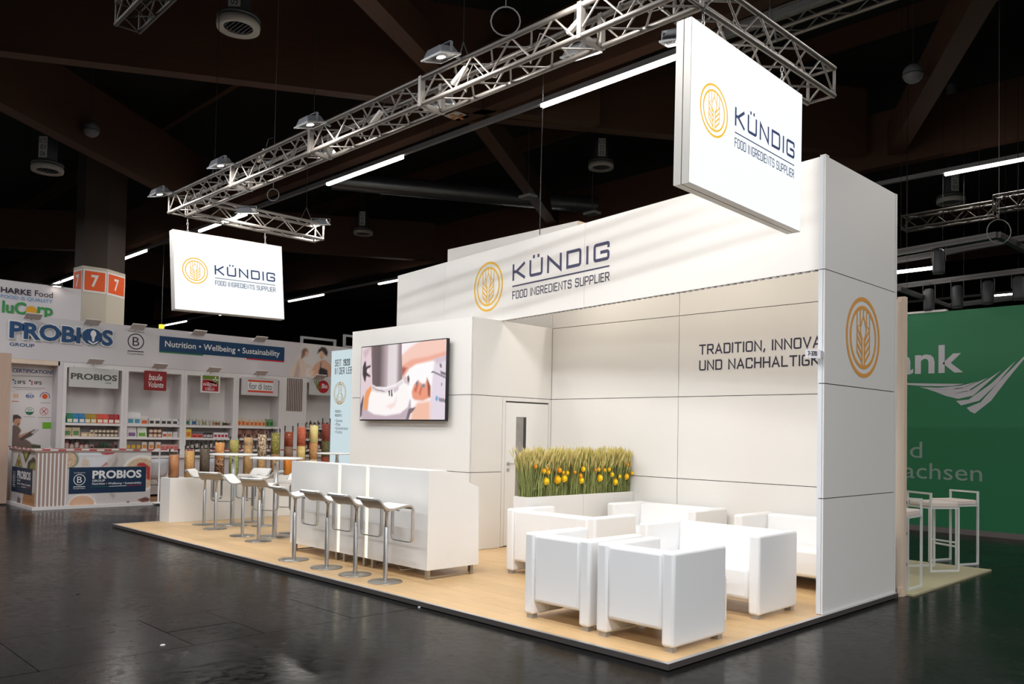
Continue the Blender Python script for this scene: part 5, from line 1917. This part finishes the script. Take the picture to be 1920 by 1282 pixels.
# bay 2
y = ups[1] + .16
for k in range(2):
    good('pouch', y, SHZ[0], .15, .27, ((222, 218, 216), (84, 150, 176)), 'white and blue biscuit bag under the dark red sign', 'white biscuit bags', d=.08)
    y += .15
good('pouch', y, SHZ[0], .15, .20, ((206, 196, 190), (214, 94, 34)), 'white and orange biscuit bag under the dark red sign', None, d=.08)
y += .16
for k in range(5):
    good('box', y, SHZ[0], .125, .135, ((222, 218, 212), (70, 60, 58)), 'white tea carton on the top shelf under the dark red sign', 'white tea cartons', d=.06)
    y += .132
good('jar', y - .03, SHZ[0], .085, .14, ((96, 80, 130), (86, 70, 140), (224, 220, 230)), 'jar with violet lid under the dark red sign', None)
good('pouch', ups[1] + .2, SHZ[1], .20, .235, ((214, 206, 206), (130, 96, 140)), 'white and violet cookie bag under the dark red sign', None, d=.09)
good('pouch', ups[1] + .42, SHZ[1], .20, .225, ((216, 220, 206), (110, 160, 50)), 'white and green cookie bag under the dark red sign', None, d=.09)
for k in range(3):
    for j in range(2):
        good('jar', ups[1] + .62 + k * .095, SHZ[1] + j * .10, .085, .098, ((190, 140, 110), (70, 40, 34), (224, 200, 184)), 'cream jar stacked under the dark red sign', 'stacked cream jars', x=SX - .1)
for k, c in enumerate(((196, 90, 60), (220, 140, 90), (206, 200, 200))):
    good('box', ups[1] + .92 + k * .12, SHZ[1], .105, .125, ((214, 206, 200), c), 'small printed carton on the middle shelf under the dark red sign', 'small printed cartons', d=.06)
for k in range(3):
    good('pouch', ups[1] + .14 + k * .11, SHZ[2], .11, .235, ((120, 112, 104), (206, 160, 50)), 'grey and yellow pasta bag under the dark red sign', 'pasta bags', d=.05)
for k in range(3):
    good('box', ups[1] + .48 + k * .15, SHZ[2], .105, .165, ((212, 196, 184), (206, 130, 60)), 'cream carton on the lower shelf under the dark red sign', 'cream cartons', d=.06)
for k in range(4):
    good('box', ups[1] + .89 + k * .092, SHZ[2], .088, .11, ((196, 150, 140), (200, 90, 90)), 'low pink tray on the lower shelf under the dark red sign', 'pink trays', d=.09)
# bay 3
for k in range(13):
    c = ((40, 130, 90), (180, 190, 190), (40, 100, 160), (190, 190, 160), (188, 184, 170), (150, 150, 110), (196, 190, 176), (190, 180, 160), (170, 120, 100), (150, 90, 60), (190, 176, 160), (60, 50, 40), (96, 84, 70))[k]
    good('jar', ups[2] + .13 + k * .082, SHZ[0], .078, .165 - .004 * k, ((186, 180, 168), (196, 190, 176), c), 'glass jar on the top shelf under the red and green sign', 'glass jars on the top shelf')
good('box', ups[2] + .16, SHZ[1], .13, .20, ((226, 200, 90), (220, 120, 60)), 'yellow carton under the red and green sign', None, d=.05)
for k in range(2):
    good('box', ups[2] + .31 + k * .13, SHZ[1], .125, .085, ((206, 110, 100), (180, 40, 50)), 'low pink and red pack under the red and green sign', 'low pink packs', d=.07)
for k in range(3):
    good('jar', ups[2] + .57 + k * .075, SHZ[1], .07, .12, ((60, 44, 48), (30, 28, 30), (196, 190, 190)), 'dark berry jar under the red and green sign', 'dark berry jars')
for k in range(4):
    good('box', ups[2] + .81 + k * .09, SHZ[1], .086, .125, ((226, 220, 220), (176, 40, 60)), 'white carton with raspberry print under the red and green sign', 'raspberry cartons', d=.06)
for k in range(9):
    good('bottle', ups[2] + .16 + k * .11, SHZ[2], .07, .16 + .05 * (k % 3), ((64, 44, 44) if k % 2 else (40, 60, 46), (190, 176, 170)), 'dark bottle on the lower shelf under the red and green sign', 'dark bottles')
# bay 4
for k in range(9):
    if k < 7:
        good('box', ups[3] + .14 + k * .105, SHZ[0], .1, .17 + .025 * (k < 2), ((210, 190, 170), (214, 106, 30)), 'orange drink carton on the top shelf under the striped sign', 'orange cartons', d=.06)
    else:
        good('box', ups[3] + .14 + k * .105, SHZ[0], .1, .19, ((120, 150, 110), (50, 110, 50)), 'green drink carton on the top shelf under the striped sign', 'green cartons', d=.06)
for k in range(7):
    good('pouch', ups[3] + .16 + k * .115, SHZ[1], .12, .215, ((120, 76, 66), (176, 140, 120)) if k % 2 else ((150, 110, 96), (90, 50, 46)), 'brown snack bag on the middle shelf under the striped sign', 'brown snack bags', d=.06)
for k in range(8):
    good('bottle' if k % 2 else 'box', ups[3] + .16 + k * .12, SHZ[2], .075, .18, ((150, 60, 60) if k % 3 == 0 else (120, 120, 120), (206, 190, 180)), 'small red or grey pack on the lower shelf under the striped sign', 'packs on the lower shelf')
# bay 5
for zi in range(3):
    for k in range(9):
        good('jar' if zi == 0 else 'box', 6.42 + .14 + k * .125, SHZ[zi], .085, (.14, .19, .17)[zi], (((110, 80, 70), (60, 50, 46), (200, 190, 180)), ((170, 130, 100), (150, 60, 50)), ((120, 60, 60), (210, 200, 190)))[zi],
             ('dark jar on the top shelf', 'brown pack on the middle shelf', 'red pack on the lower shelf')[zi] + ' under the red berry sign', ('dark jars', 'brown packs', 'red packs')[zi] + ' under the berry sign')
# lowest shelf glimpsed behind the counter
for k in range(4):
    good('jar', ups[1] + .14 + k * .12, SHZ[3], .10, .17, ((96, 40, 50), (60, 40, 44), (120, 90, 60)), 'big dark jar on the lowest shelf behind the chair', 'big jars on the lowest shelf')

# ---------------------------------------------------------------- reception counter of the food stand
ct = thing('reception_counter', 'reception counter with food print and dark blue sign, front corner of the food stand', 'counter', (0, 0, .03))
MB().box(NX - .55, NX - .012, -.185, 1.86, 0, 1.02).build('front_body', BW, ct)
MB().box(-15.27, NX - .55, -.185, .3, 0, 1.02).build('side_body', BW, ct)
MB().box(-15.3, NX + .01, -.22, 1.87, 1.02, 1.05).build('top_board', BROWN, ct)
MB().box(NX - .012, NX - .004, -.2, .33, .02, 1.02).build('slat_backing', BROWN, ct)
for k in range(8):
    MB().box(NX - .004, NX + .012, -.17 + k * .067, -.147 + k * .067, .03, 1.0).build('slat', WPR, ct)
MB().box(NX - .012, NX - .006, .33, 1.86, .02, 1.02).build('print_panel', mat('print_ground', srgb(208, 200, 196), rough=.5), ct)
pf = Face((NX - .006, 0, -.03), (0, 1, 0))


def pq(x, y):
    p = bk(x / 6, 820 + y / 6, x=NX)
    return p.y, p.z


def pell(x, y, rx, ry):
    a, b = pq(x, y)
    k = abs(pq(x + 6, y)[0] - a) / 6
    return ('e', a, b, rx * k, ry * k)


PL = lambda *pts: [pq(*p) for p in pts]
picture('food_print', pf, .335, 1.855, .055, 1.048, .014, (206, 200, 198), [
    (PL((880, 200), (1240, 200), (1200, 172), (890, 172)), (224, 224, 230), .01, 0), (PL((886, 208), (1160, 206), (1160, 202), (886, 204)), (130, 130, 136), .006, 0),
    (PL((900, 330), (1210, 330), (1210, 210), (900, 215)), (214, 212, 216), .03, .02),
    (pell(770, 250, 118, 110), (128, 138, 104), .012, .1), (pell(762, 250, 100, 98), (206, 172, 146), .012, .28),
    (PL((910, 330), (1010, 330), (1005, 260), (950, 222), (925, 240)), (206, 186, 168), .03, .22),
    (PL((1130, 172), (1300, 168), (1270, 188), (1200, 196), (1150, 190)), (182, 36, 42), .012, .12),
    (PL((1190, 330), (1420, 328), (1390, 180), (1310, 178), (1215, 262)), (196, 186, 178), .02, .03), (PL((1250, 330), (1300, 240), (1310, 190), (1330, 250), (1310, 330)), (168, 156, 148), .02, .03), (PL((1140, 326), (1200, 275), (1215, 300), (1160, 330)), (190, 100, 96), .02, .1),
    (pell(1590, 400, 218, 208), (232, 224, 214), .012, .02), (pell(1590, 405, 190, 180), (204, 178, 148), .016, .26), (PL((1530, 322), (1560, 285), (1620, 282), (1690, 330), (1690, 480), (1650, 470), (1645, 330)), (176, 36, 36), .02, .25),
    (PL((1080, 640), (1690, 600), (1690, 740), (1070, 772)), (202, 192, 188), .02, .03), (PL((1250, 620), (1300, 640), (1280, 690), (1230, 640)), (172, 160, 152), .02, .03),
    (pell(925, 755, 158, 130), (232, 220, 210), .012, .02), (pell(920, 765, 142, 118), (208, 164, 134), .012, .06), (pell(920, 720, 118, 60), (216, 174, 144), .03, .04),
    (PL((1545, 700), (1640, 668), (1690, 690), (1670, 720), (1600, 730)), (112, 66, 58), .014, .2), (PL((1420, 728), (1440, 710), (1465, 725), (1440, 740)), (130, 98, 88), .01, .1)], ct, .002)


def blue_sign(face, a0, a1, b0, b1, par, off=.008):
    w, h = a1 - a0, b1 - b0
    mb = MB()
    shape(mb, face, rect(a0, a1, b0, b1), off)
    mb.build('blue_sign', mat('deep_blue', srgb(5, 40, 70), rough=.5), par)
    mb = MB()
    bcorp(mb, face, a0 + w * .13, b0 + h * .53, h * .2, off + .003)
    type_(mb, face, 'PROBIOS', a0 + w * .29, a0 + w * .935, b0 + h * .55, b0 + h * .87, off + .003)
    type_(mb, face, 'GROUP', a0 + w * .29, a0 + w * .455, b0 + h * .435, b0 + h * .515, off + .003)
    type_(mb, face, 'Nutrition • Wellbeing • Sustainability', a0 + w * .29, a0 + w * .94, b0 + h * .295, b0 + h * .4, off + .003)
    ribbon(mb, face, [(a0 + w * .51, b0 + h * .245), (a0 + w * .735, b0 + h * .25)], h * .02, off + .003)
    mb.build('sign_print', WPR, par)
    mb = MB()
    ribbon(mb, face, [(a0 + w * .735, b0 + h * .25), (a0 + w * .94, b0 + h * .26)], h * .015, off + .003)
    mb.build('red_line', mat('red_line', srgb(196, 22, 48)), par)
    mb = MB()
    ribbon(mb, face, [(a0 + w * .27, b0 + h * .24), (a0 + w * .51, b0 + h * .245)], h * .015, off + .003)
    mb.build('green_line', mat('green_line', srgb(30, 110, 62)), par)


blue_sign(pf, .362, 1.765, .275, .765, ct)
gf = Face((0, -.185, -.03), (1, 0, 0))
MB().box(-15.25, NX - .02, -.192, -.185, .02, 1.02).build('print_panel', mat('print_ground', srgb(208, 200, 196)), ct)
g2 = Face((0, -.192, -.03), (1, 0, 0))
picture('food_print', g2, -15.24, NX - .03, .055, 1.045, .016, (202, 196, 190), [
    ([(-15.3, .7), (-15.3, 1.1), (-14.6, 1.1), (-14.7, .7)], (214, 210, 206), .05, .02),
    ([(-14.95, .74), (-14.7, 1.02), (-14.45, .74)], (72, 84, 44), .015, .1), ([(-14.88, .76), (-14.7, .97), (-14.5, .76)], (176, 178, 96), .02, .06), (('e', -14.7, .82, .1, .06), (150, 96, 56), .015, .1),
    ([(-14.5, 1.06), (-14.25, .82), (-13.9, 1.06)], (54, 62, 38), .015, .1), ([(-14.42, 1.06), (-14.24, .9), (-14.05, 1.06)], (160, 160, 84), .02, .1),
    ([(-14.15, .72), (-14.1, .86), (-13.75, .96), (-13.6, .9), (-13.6, .72)], (58, 58, 40), .02, .15), ([(-14.0, .74), (-13.9, .84), (-13.62, .86), (-13.62, .74)], (140, 138, 70), .02, .12),
    ([(-15.0, .05), (-14.5, .05), (-14.5, .26), (-15.0, .26)], (186, 176, 176), .03, .05), ([(-14.75, .05), (-14.7, .18), (-14.5, .15), (-14.5, .05)], (110, 92, 92), .03, .1),
    ([(-14.4, .05), (-13.6, .05), (-13.6, .3), (-14.3, .3)], (176, 124, 80), .02, .35)], ct, .002)
blue_sign(g2, -15.13, -13.78, .26, .735, ct)

# barrier tape on the counter
tp = []
TAPE_W, TAPE_R = mat('tape_white', srgb(226, 216, 212), rough=.4), mat('tape_red', srgb(188, 70, 74), rough=.4)
t = thing('barrier_tape', 'red and white barrier tape stretched along the food stand counters', 'tape')
segs = [((-15.4, -.24, 1.12), (NX, -.24, 1.10)), ((NX + .02, -.24, 1.10), (NX + .02, 1.9, 1.10)), ((NX + .02, 1.9, 1.10), (NX + .02, 6.5, 1.09))]
for p, q in segs:
    p, q = Vector(p), Vector(q)
    n = max(2, int((q - p).length / .13))
    for i in range(n):
        a, b = p.lerp(q, i / n), p.lerp(q, (i + 1) / n)
        dz = -.015 * math.sin(PI * i / n * 3) ** 2
        MB()._add([], []) if False else None
        m = MB()
        m._add([(a.x, a.y, a.z - .013 + dz), (b.x, b.y, b.z - .013 + dz), (b.x, b.y, b.z + .013 + dz), (a.x, a.y, a.z + .013 + dz)], [(0, 1, 2, 3)])
        m.build('tape_band', TAPE_R if i % 2 else TAPE_W, t)
m = MB()
for k in range(3):
    m.path([(NX - .05, .0, 1.06), (NX - .02, .02 + .03 * k, 1.12), (NX, .05 - .06 * k, 1.17 - .03 * k)], .006, 5)
m.build('tape_knot', TAPE_W, t)
# the tape's far stretch is held by a counter behind the jars
t = thing('low_counter', 'white back counter of the food stand behind the glass cylinders', 'counter', (0, 0, .03))
MB().box(SXN + .03, SXN + .46, 2.3, 7.5, .84, .88).build('top_board', BW, t)
MB().box(SXN + .04, SXN + .4, 2.3, 2.34, 0, .84).box(SXN + .04, SXN + .4, 7.46, 7.5, 0, .84).build('end_panel', BW, t)
MB().box(SXN + .37, SXN + .39, 2.34, 7.46, .05, .84).build('front_panel', BGREY, t)
for yy in (2.02, 4.2, 6.5):
    t = thing('tape_post', 'slim white post holding the barrier tape of the food stand', 'post', (NX + .0, yy, .03), group='tape posts')
    MB().lathe([(.0001, 0), (.12, 0), (.12, .01), (.015, .02), (.015, 1.06), (.02, 1.07), (.0001, 1.08)], n=14).build('pole', WPR, t)


# white shell chairs on wooden legs
def shell_chair(label, loc, rz):
    t = thing('shell_chair', label, 'chair', loc, rz, group='shell chairs of the food stand')
    b = MB()
    nu, nv = 10, 9
    vs = []
    for i in range(nv):
        s = i / (nv - 1)
        # centre line from the front edge over the seat up the back
        y = .24 - .44 * min(1, s / .55) - .10 * max(0, (s - .55) / .45)
        z = .44 - .03 * math.sin(PI * min(1, s / .55)) + .42 * max(0, (s - .5) / .5) ** 1.2
        hw = .23 - .03 * s
        for j in range(nu):
            a = (j / (nu - 1) - .5) * 2
            vs.append((a * hw, y + .10 * a * a * max(0, s - .35), z + .10 * abs(a) ** 2.5 * (1 - abs(s - .5)) + (-.06 * a * a if s > .9 else 0)))
    fs_ = [(i * nu + j, i * nu + j + 1, (i + 1) * nu + j + 1, (i + 1) * nu + j) for i in range(nv - 1) for j in range(nu - 1)]
    b._add(vs, fs_, True)
    o = b.build('shell', mat('shell_white', srgb(206, 206, 212), rough=.4), t)
    sd = o.modifiers.new('solid', 'SOLIDIFY')
    sd.thickness = .012
    for sx_ in (-1, 1):
        for sy_ in (-1, 1):
            MB().tube((sx_ * .12, sy_ * .12 - .02, .42), (sx_ * .22, sy_ * .22 - .02, 0), .017, 8, .011).build('leg', mat('beech_leg', srgb(190, 140, 92), rough=.5), t)
    MB().tube((-.15, .1, .30), (.15, -.14, .30), .006, 5).tube((.15, .1, .30), (-.15, -.14, .30), .006, 5).build('brace', DARK, t)


shell_chair('white shell chair with beech legs beside the reception counter', (-14.55, 2.3, .03), -PI / 2 + PI)
shell_chair('white shell chair with beech legs at the left end of the food stand', (-15.55, -.62, .03), 1.2)
shell_chair('white shell chair behind the dark seed cylinder', (-14.4, 3.35, .03), PI / 2 + .3)
shell_chair('white shell chair behind the middle cylinders', (-14.4, 4.3, .03), PI / 2)
shell_chair('white shell chair behind the bean cylinder', (-14.3, 5.2, .03), PI / 2 - .3)

# aluminium frames above the end of the fascia
for (y0, y1, z1, lb) in ((6.6, 7.6, 3.98, 'grey aluminium frame standing above the food stand fascia'), (7.9, 9.3, 4.15, 'taller grey aluminium frame behind the light box wall')):
    t = thing('aluminium_frame', lb, 'frame', (SX - .5, 0, 0))
    for y in (y0, y1):
        MB().box(-.03, .03, y - .03, y + .03, .03, z1).build('upright', ALU, t)
    MB().box(-.03, .03, y0 + .03, y1 - .03, z1 - .06, z1).build('cross_bar', ALU, t)
    MB().box(-.03, .03, y0 + .03, y1 - .03, z1 - .34, z1 - .30).build('cross_bar', ALU, t)

# ---------------------------------------------------------------- banner and octagonal column behind
bx = -16.6
t = thing('fabric_banner', 'white fabric banner with green and blue lettering above the food stand', 'banner', (bx, 0, 0))
b = MB()
ny_ = 24
vs = []
for i in range(ny_ + 1):
    y = -2.2 + 3.585 * i / ny_
    for z in (.03, 4.545):
        vs.append((.012 * math.sin(i * 1.1), y, z))
b._add(vs, [(2 * i, 2 * i + 2, 2 * i + 3, 2 * i + 1) for i in range(ny_)], True)
o = b.build('fabric', mat('banner_white', srgb(222, 216, 218), rough=.7), t)
MB().box(-.03, -.012, -2.2, 1.385, 4.5, 4.56).build('top_rail', ALU, t)
hf = Face((.016, 0, 0), (0, 1, 0))
hq = lambda u, v: (bk(u, v, x=bx).y, bk(u, v, x=bx).z)


def htype(mb, s, u0, u1, v0, v1):
    a0, b0 = hq(u0, v1)
    a1, b1 = hq(u1, v0)
    type_(mb, hf, s, a0, a1, b0, b1, .006)


mb = MB()
htype(mb, 'HARKE', 1, 58, 544, 547.8)
mb.build('bold_lettering', mat('banner_dark', srgb(48, 40, 58), rough=.6), t)
mb = MB()
htype(mb, 'Food', 64.6, 98.7, 548.3, 555)
mb.build('lettering', mat('banner_dark', srgb(48, 40, 58), rough=.6), t)
mb = MB()
htype(mb, 'FOOD IS QUALITY', 1, 98, 562.4, 559)
mb.build('blue_lettering', mat('banner_blue', srgb(58, 146, 204), rough=.6), t)
mb = MB()
htype(mb, 'luC', 3, 49, 567.5, 586)
mb.build('green_lettering', mat('banner_green', srgb(58, 150, 78), rough=.6), t)
mb = MB()
htype(mb, 'rp', 69, 99, 577.7, 597)
mb.build('green_lettering', mat('banner_green', srgb(58, 150, 78), rough=.6), t)
mb = MB()
a, b_ = hq(58.5, 583)
shape(mb, hf, circ(a, b_, .105, n=24), .006)
mb.build('yellow_dot', mat('banner_yellow', srgb(228, 168, 40), rough=.6), t)

cA, cB, cC, cD = bk(155, 512, x=-17.6), bk(201, 516, x=-17.6), bk(235, 520, x=-18.0), bk(138, 512, x=-18.1)
cA, cB, cC, cD = [Vector((p.x, p.y)) for p in (cA, cB, cC, cD)]
plan = [cA, cB, cC, Vector((-18.6, cC.y + .1)), Vector((-19.0, cB.y + .2)), Vector((-19.0, cA.y + .3)), Vector((-18.6, cD.y + .3)), cD]
t = thing('hall_column', 'grey eight-sided hall column with orange number signs', 'column', (0, 0, 0))
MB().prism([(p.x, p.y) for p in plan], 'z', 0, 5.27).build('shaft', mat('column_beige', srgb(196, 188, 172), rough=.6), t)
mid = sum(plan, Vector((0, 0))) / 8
MB().prism([tuple(mid + (p - mid) * .97) for p in plan], 'z', 5.27, 9.6).build('shaft_head', mat('dark_shaft', srgb(52, 40, 32), rough=.7), t)  # upper shaft in dark brown: its lack of light is put into the colour
for p, q in ((cD, cA), (cA, cB), (cB, cC)):
    f = Face((p.x, p.y, 0), (q.x - p.x, q.y - p.y, 0))
    L = (q - p).length
    mb = MB()
    shape(mb, f, rect(.01, L - .01, 4.66, 5.2), .006)
    b0 = mb.build('sign_border', mat('sign_border', srgb(228, 224, 220), rough=.5), t)
    mb = MB()
    shape(mb, f, rect(.045, L - .045, 4.71, 5.16), .009)
    mb.build('sign_field', mat('number_orange', srgb(232, 88, 26), rough=.5), b0)
    mb = MB()
    type_(mb, f, '7', L / 2 - .085, L / 2 + .085, 4.79, 5.08, .012)
    mb.build('number', mat('sign_border', srgb(228, 224, 220)), b0)

# spotlight on the banner top, small yellow exit lamp
p = bk(107, 535, x=bx + .1)
t = thing('banner_spot', 'small lit spot on the banner rail beside the column', 'lamp', p)
MB().box(-.06, .06, -.1, .1, -.02, .02).build('housing', DARK, t)
MB().box(-.05, .05, -.07, .07, -.026, -.02).build('lens', em('spot_lens_small', (1, .9, .8, 1), 5), t)
MB().path([(0, 0, .02), (0, .08, .12), (-.1, .14, .0)], .01, 5).build('arm', ALU, t)
p = bk(303, 612, x=-22)
t = thing('signal_lamp', 'tiny yellow signal lamp far away above the food stand', 'lamp', p)
MB().box(-.06, .06, -.06, .06, -.06, .06).build('lens', em('signal_yellow', (1, .9, .05, 1), 1.2), t)
MB().tube((0, 0, .06), (0, 0, 9.6 - p.z), .01, 5).build('rod', DARK, t)

# ================================================================== STAND ON THE RIGHT (green wall)
GY = 10.66
gw = root('wall_green', 'tall green wall of the bank stand')
MB().box(-9, 4.5, GY, GY + .1, .09, 3.80).build('wall_board', mat('green_board', srgb(44, 124, 82), rough=.55), gw)
MB().box(-9, 4.5, GY - .01, GY + .1, 0, .09).build('grey_plinth', mat('grey_plinth', srgb(120, 112, 110), rough=.5), gw)
MB().box(-9, -1.75, GY - .015, GY + .1, 3.80, 3.835).build('top_rail', BW, gw)
gf_ = Face((0, GY, 0), (1, 0, 0))
GP = mat('pale_grey_print', srgb(206, 202, 206), rough=.6)
mb = MB()
type_(mb, gf_, 'ank', -2.62, -1.48, 2.73, 3.22)
mb.build('lettering', GP, gw)
GP2 = mat('grey_green_print', srgb(150, 170, 158), rough=.6)
mb = MB()
type_(mb, gf_, 'ld', -2.44, -2.134, 1.265, 1.545)
type_(mb, gf_, 'achsen', -2.44, -1.184, .902, 1.18)
mb.build('small_lettering', GP2, gw)
mb = MB()
Gq = lambda x, y: (lambda p: (p.x, p.z))(bk(1690 + x / 3.561, 560 + y / 3.561, y=GY))
feathers = [[(-60, 560), (45, 563), (200, 566), (420, 568), (340, 582), (270, 584), (150, 582), (60, 576)],
            [(120, 590), (250, 594), (400, 580), (505, 553), (400, 598), (300, 609), (180, 603)],
            [(175, 604), (300, 610), (430, 588), (580, 526), (440, 618), (340, 634), (232, 622)],
            [(232, 623), (340, 634), (470, 608), (668, 478), (480, 646), (380, 668), (297, 648)],
            [(365, 682), (450, 672), (600, 566), (762, 416), (640, 566), (520, 680), (400, 712)],
            [(437, 728), (530, 690), (650, 556), (819, 385), (930, 300), (819, 402), (700, 548), (600, 680), (490, 766), (460, 752)]]
for f in feathers:
    shape(mb, gf_, [Gq(*p) for p in f][::-1], .003)
mb.build('wing_emblem', GP, gw)
cp = root('floor_carpet', 'beige carpet of the stand behind the end wall')
MB().box(-9.5, .085, 4.11, 6.62, .001, .02).build('carpet', mat('beige_carpet', srgb(176, 170, 138), rough=.9, noise=.06, nscale=8, bump=.1, bscale=200), cp)


def frame_stool(label, loc, rz):
    t = thing('frame_stool', label, 'stool', loc, rz, group='white frame bar stools')
    w, d, r = .2, .19, .011
    WM = mat('white_steel', srgb(214, 216, 214), rough=.4)
    for sx_ in (-1, 1):
        MB().box(sx_ * w - r, sx_ * w + r, d - r, d + r, 0, .76).build('leg', WM, t)
        MB().box(sx_ * w - r, sx_ * w + r, -d - r, -d + r, 0, .93).build('leg', WM, t)
        MB().box(sx_ * w - r, sx_ * w + r, -d + r, d - r, 0, 2 * r).build('floor_bar', WM, t)
        MB().box(sx_ * w - r, sx_ * w + r, -d + r, d - r, .74, .76).build('side_bar', WM, t)
    MB().box(-w + r, w - r, -d - r, -d + r, .908, .93).build('back_bar', WM, t)
    MB().box(-w + r, w - r, d - r, d + r, .74, .76).box(-w + r, w - r, -d - r, -d + r, .74, .76).build('seat_bar', WM, t)
    MB().box(-w + r, w - r, d - r, d + r, .28, .30).build('foot_bar', WM, t)
    MB().box(-w + .005, w - .005, -d + .012, d + .01, .76, .82).build('seat_pad', mat('cream_pad', srgb(226, 214, 204), rough=.6), t, bevel=.015, seg=2)


frame_stool('white steel bar stool with low back on the dark floor beyond the carpet', (-.46, 6.98, .0), PI - .38)
frame_stool('white steel bar stool with low back on the beige carpet', (-.40, 6.05, .02), -.55)
frame_stool('white steel bar stool half hidden by the timber post', (-.24, 4.47, .02), PI)
t = thing('bar_table', 'white round bar table on the beige carpet behind the timber post', 'table', (-.95, 5.55, .02))
MB().lathe([(.0001, 0), (.22, 0), (.22, .012), (.03, .02), (.03, 1.05), (.08, 1.06), (.0001, 1.06)], n=24).build('stand', WPR, t)
MB().lathe([(.0001, 1.06), (.34, 1.06), (.34, 1.09), (.0001, 1.09)], n=32).build('table_top', WPR, t)

# a few scraps on the dark floor
random.seed(5)
for (u, v) in ((145, 1113), (786, 1139), (305, 1210)):
    p = bk(u, v, z=0)
    b = MB()
    pts = [(.018 * math.cos(a) * random.uniform(.5, 1), .018 * math.sin(a) * random.uniform(.5, 1)) for a in [2 * PI * k / 7 for k in range(7)]]
    b.prism(pts, 'z', .001, .008)
    o = b.build('paper_scrap', WPR if u != 145 else DARK)
    o.location = p
    tag(o, {145: 'small dark scrap lying on the asphalt', 786: 'white crumb of paper at the platform edge', 305: 'tiny pale crumb on the asphalt'}[u], 'scrap')
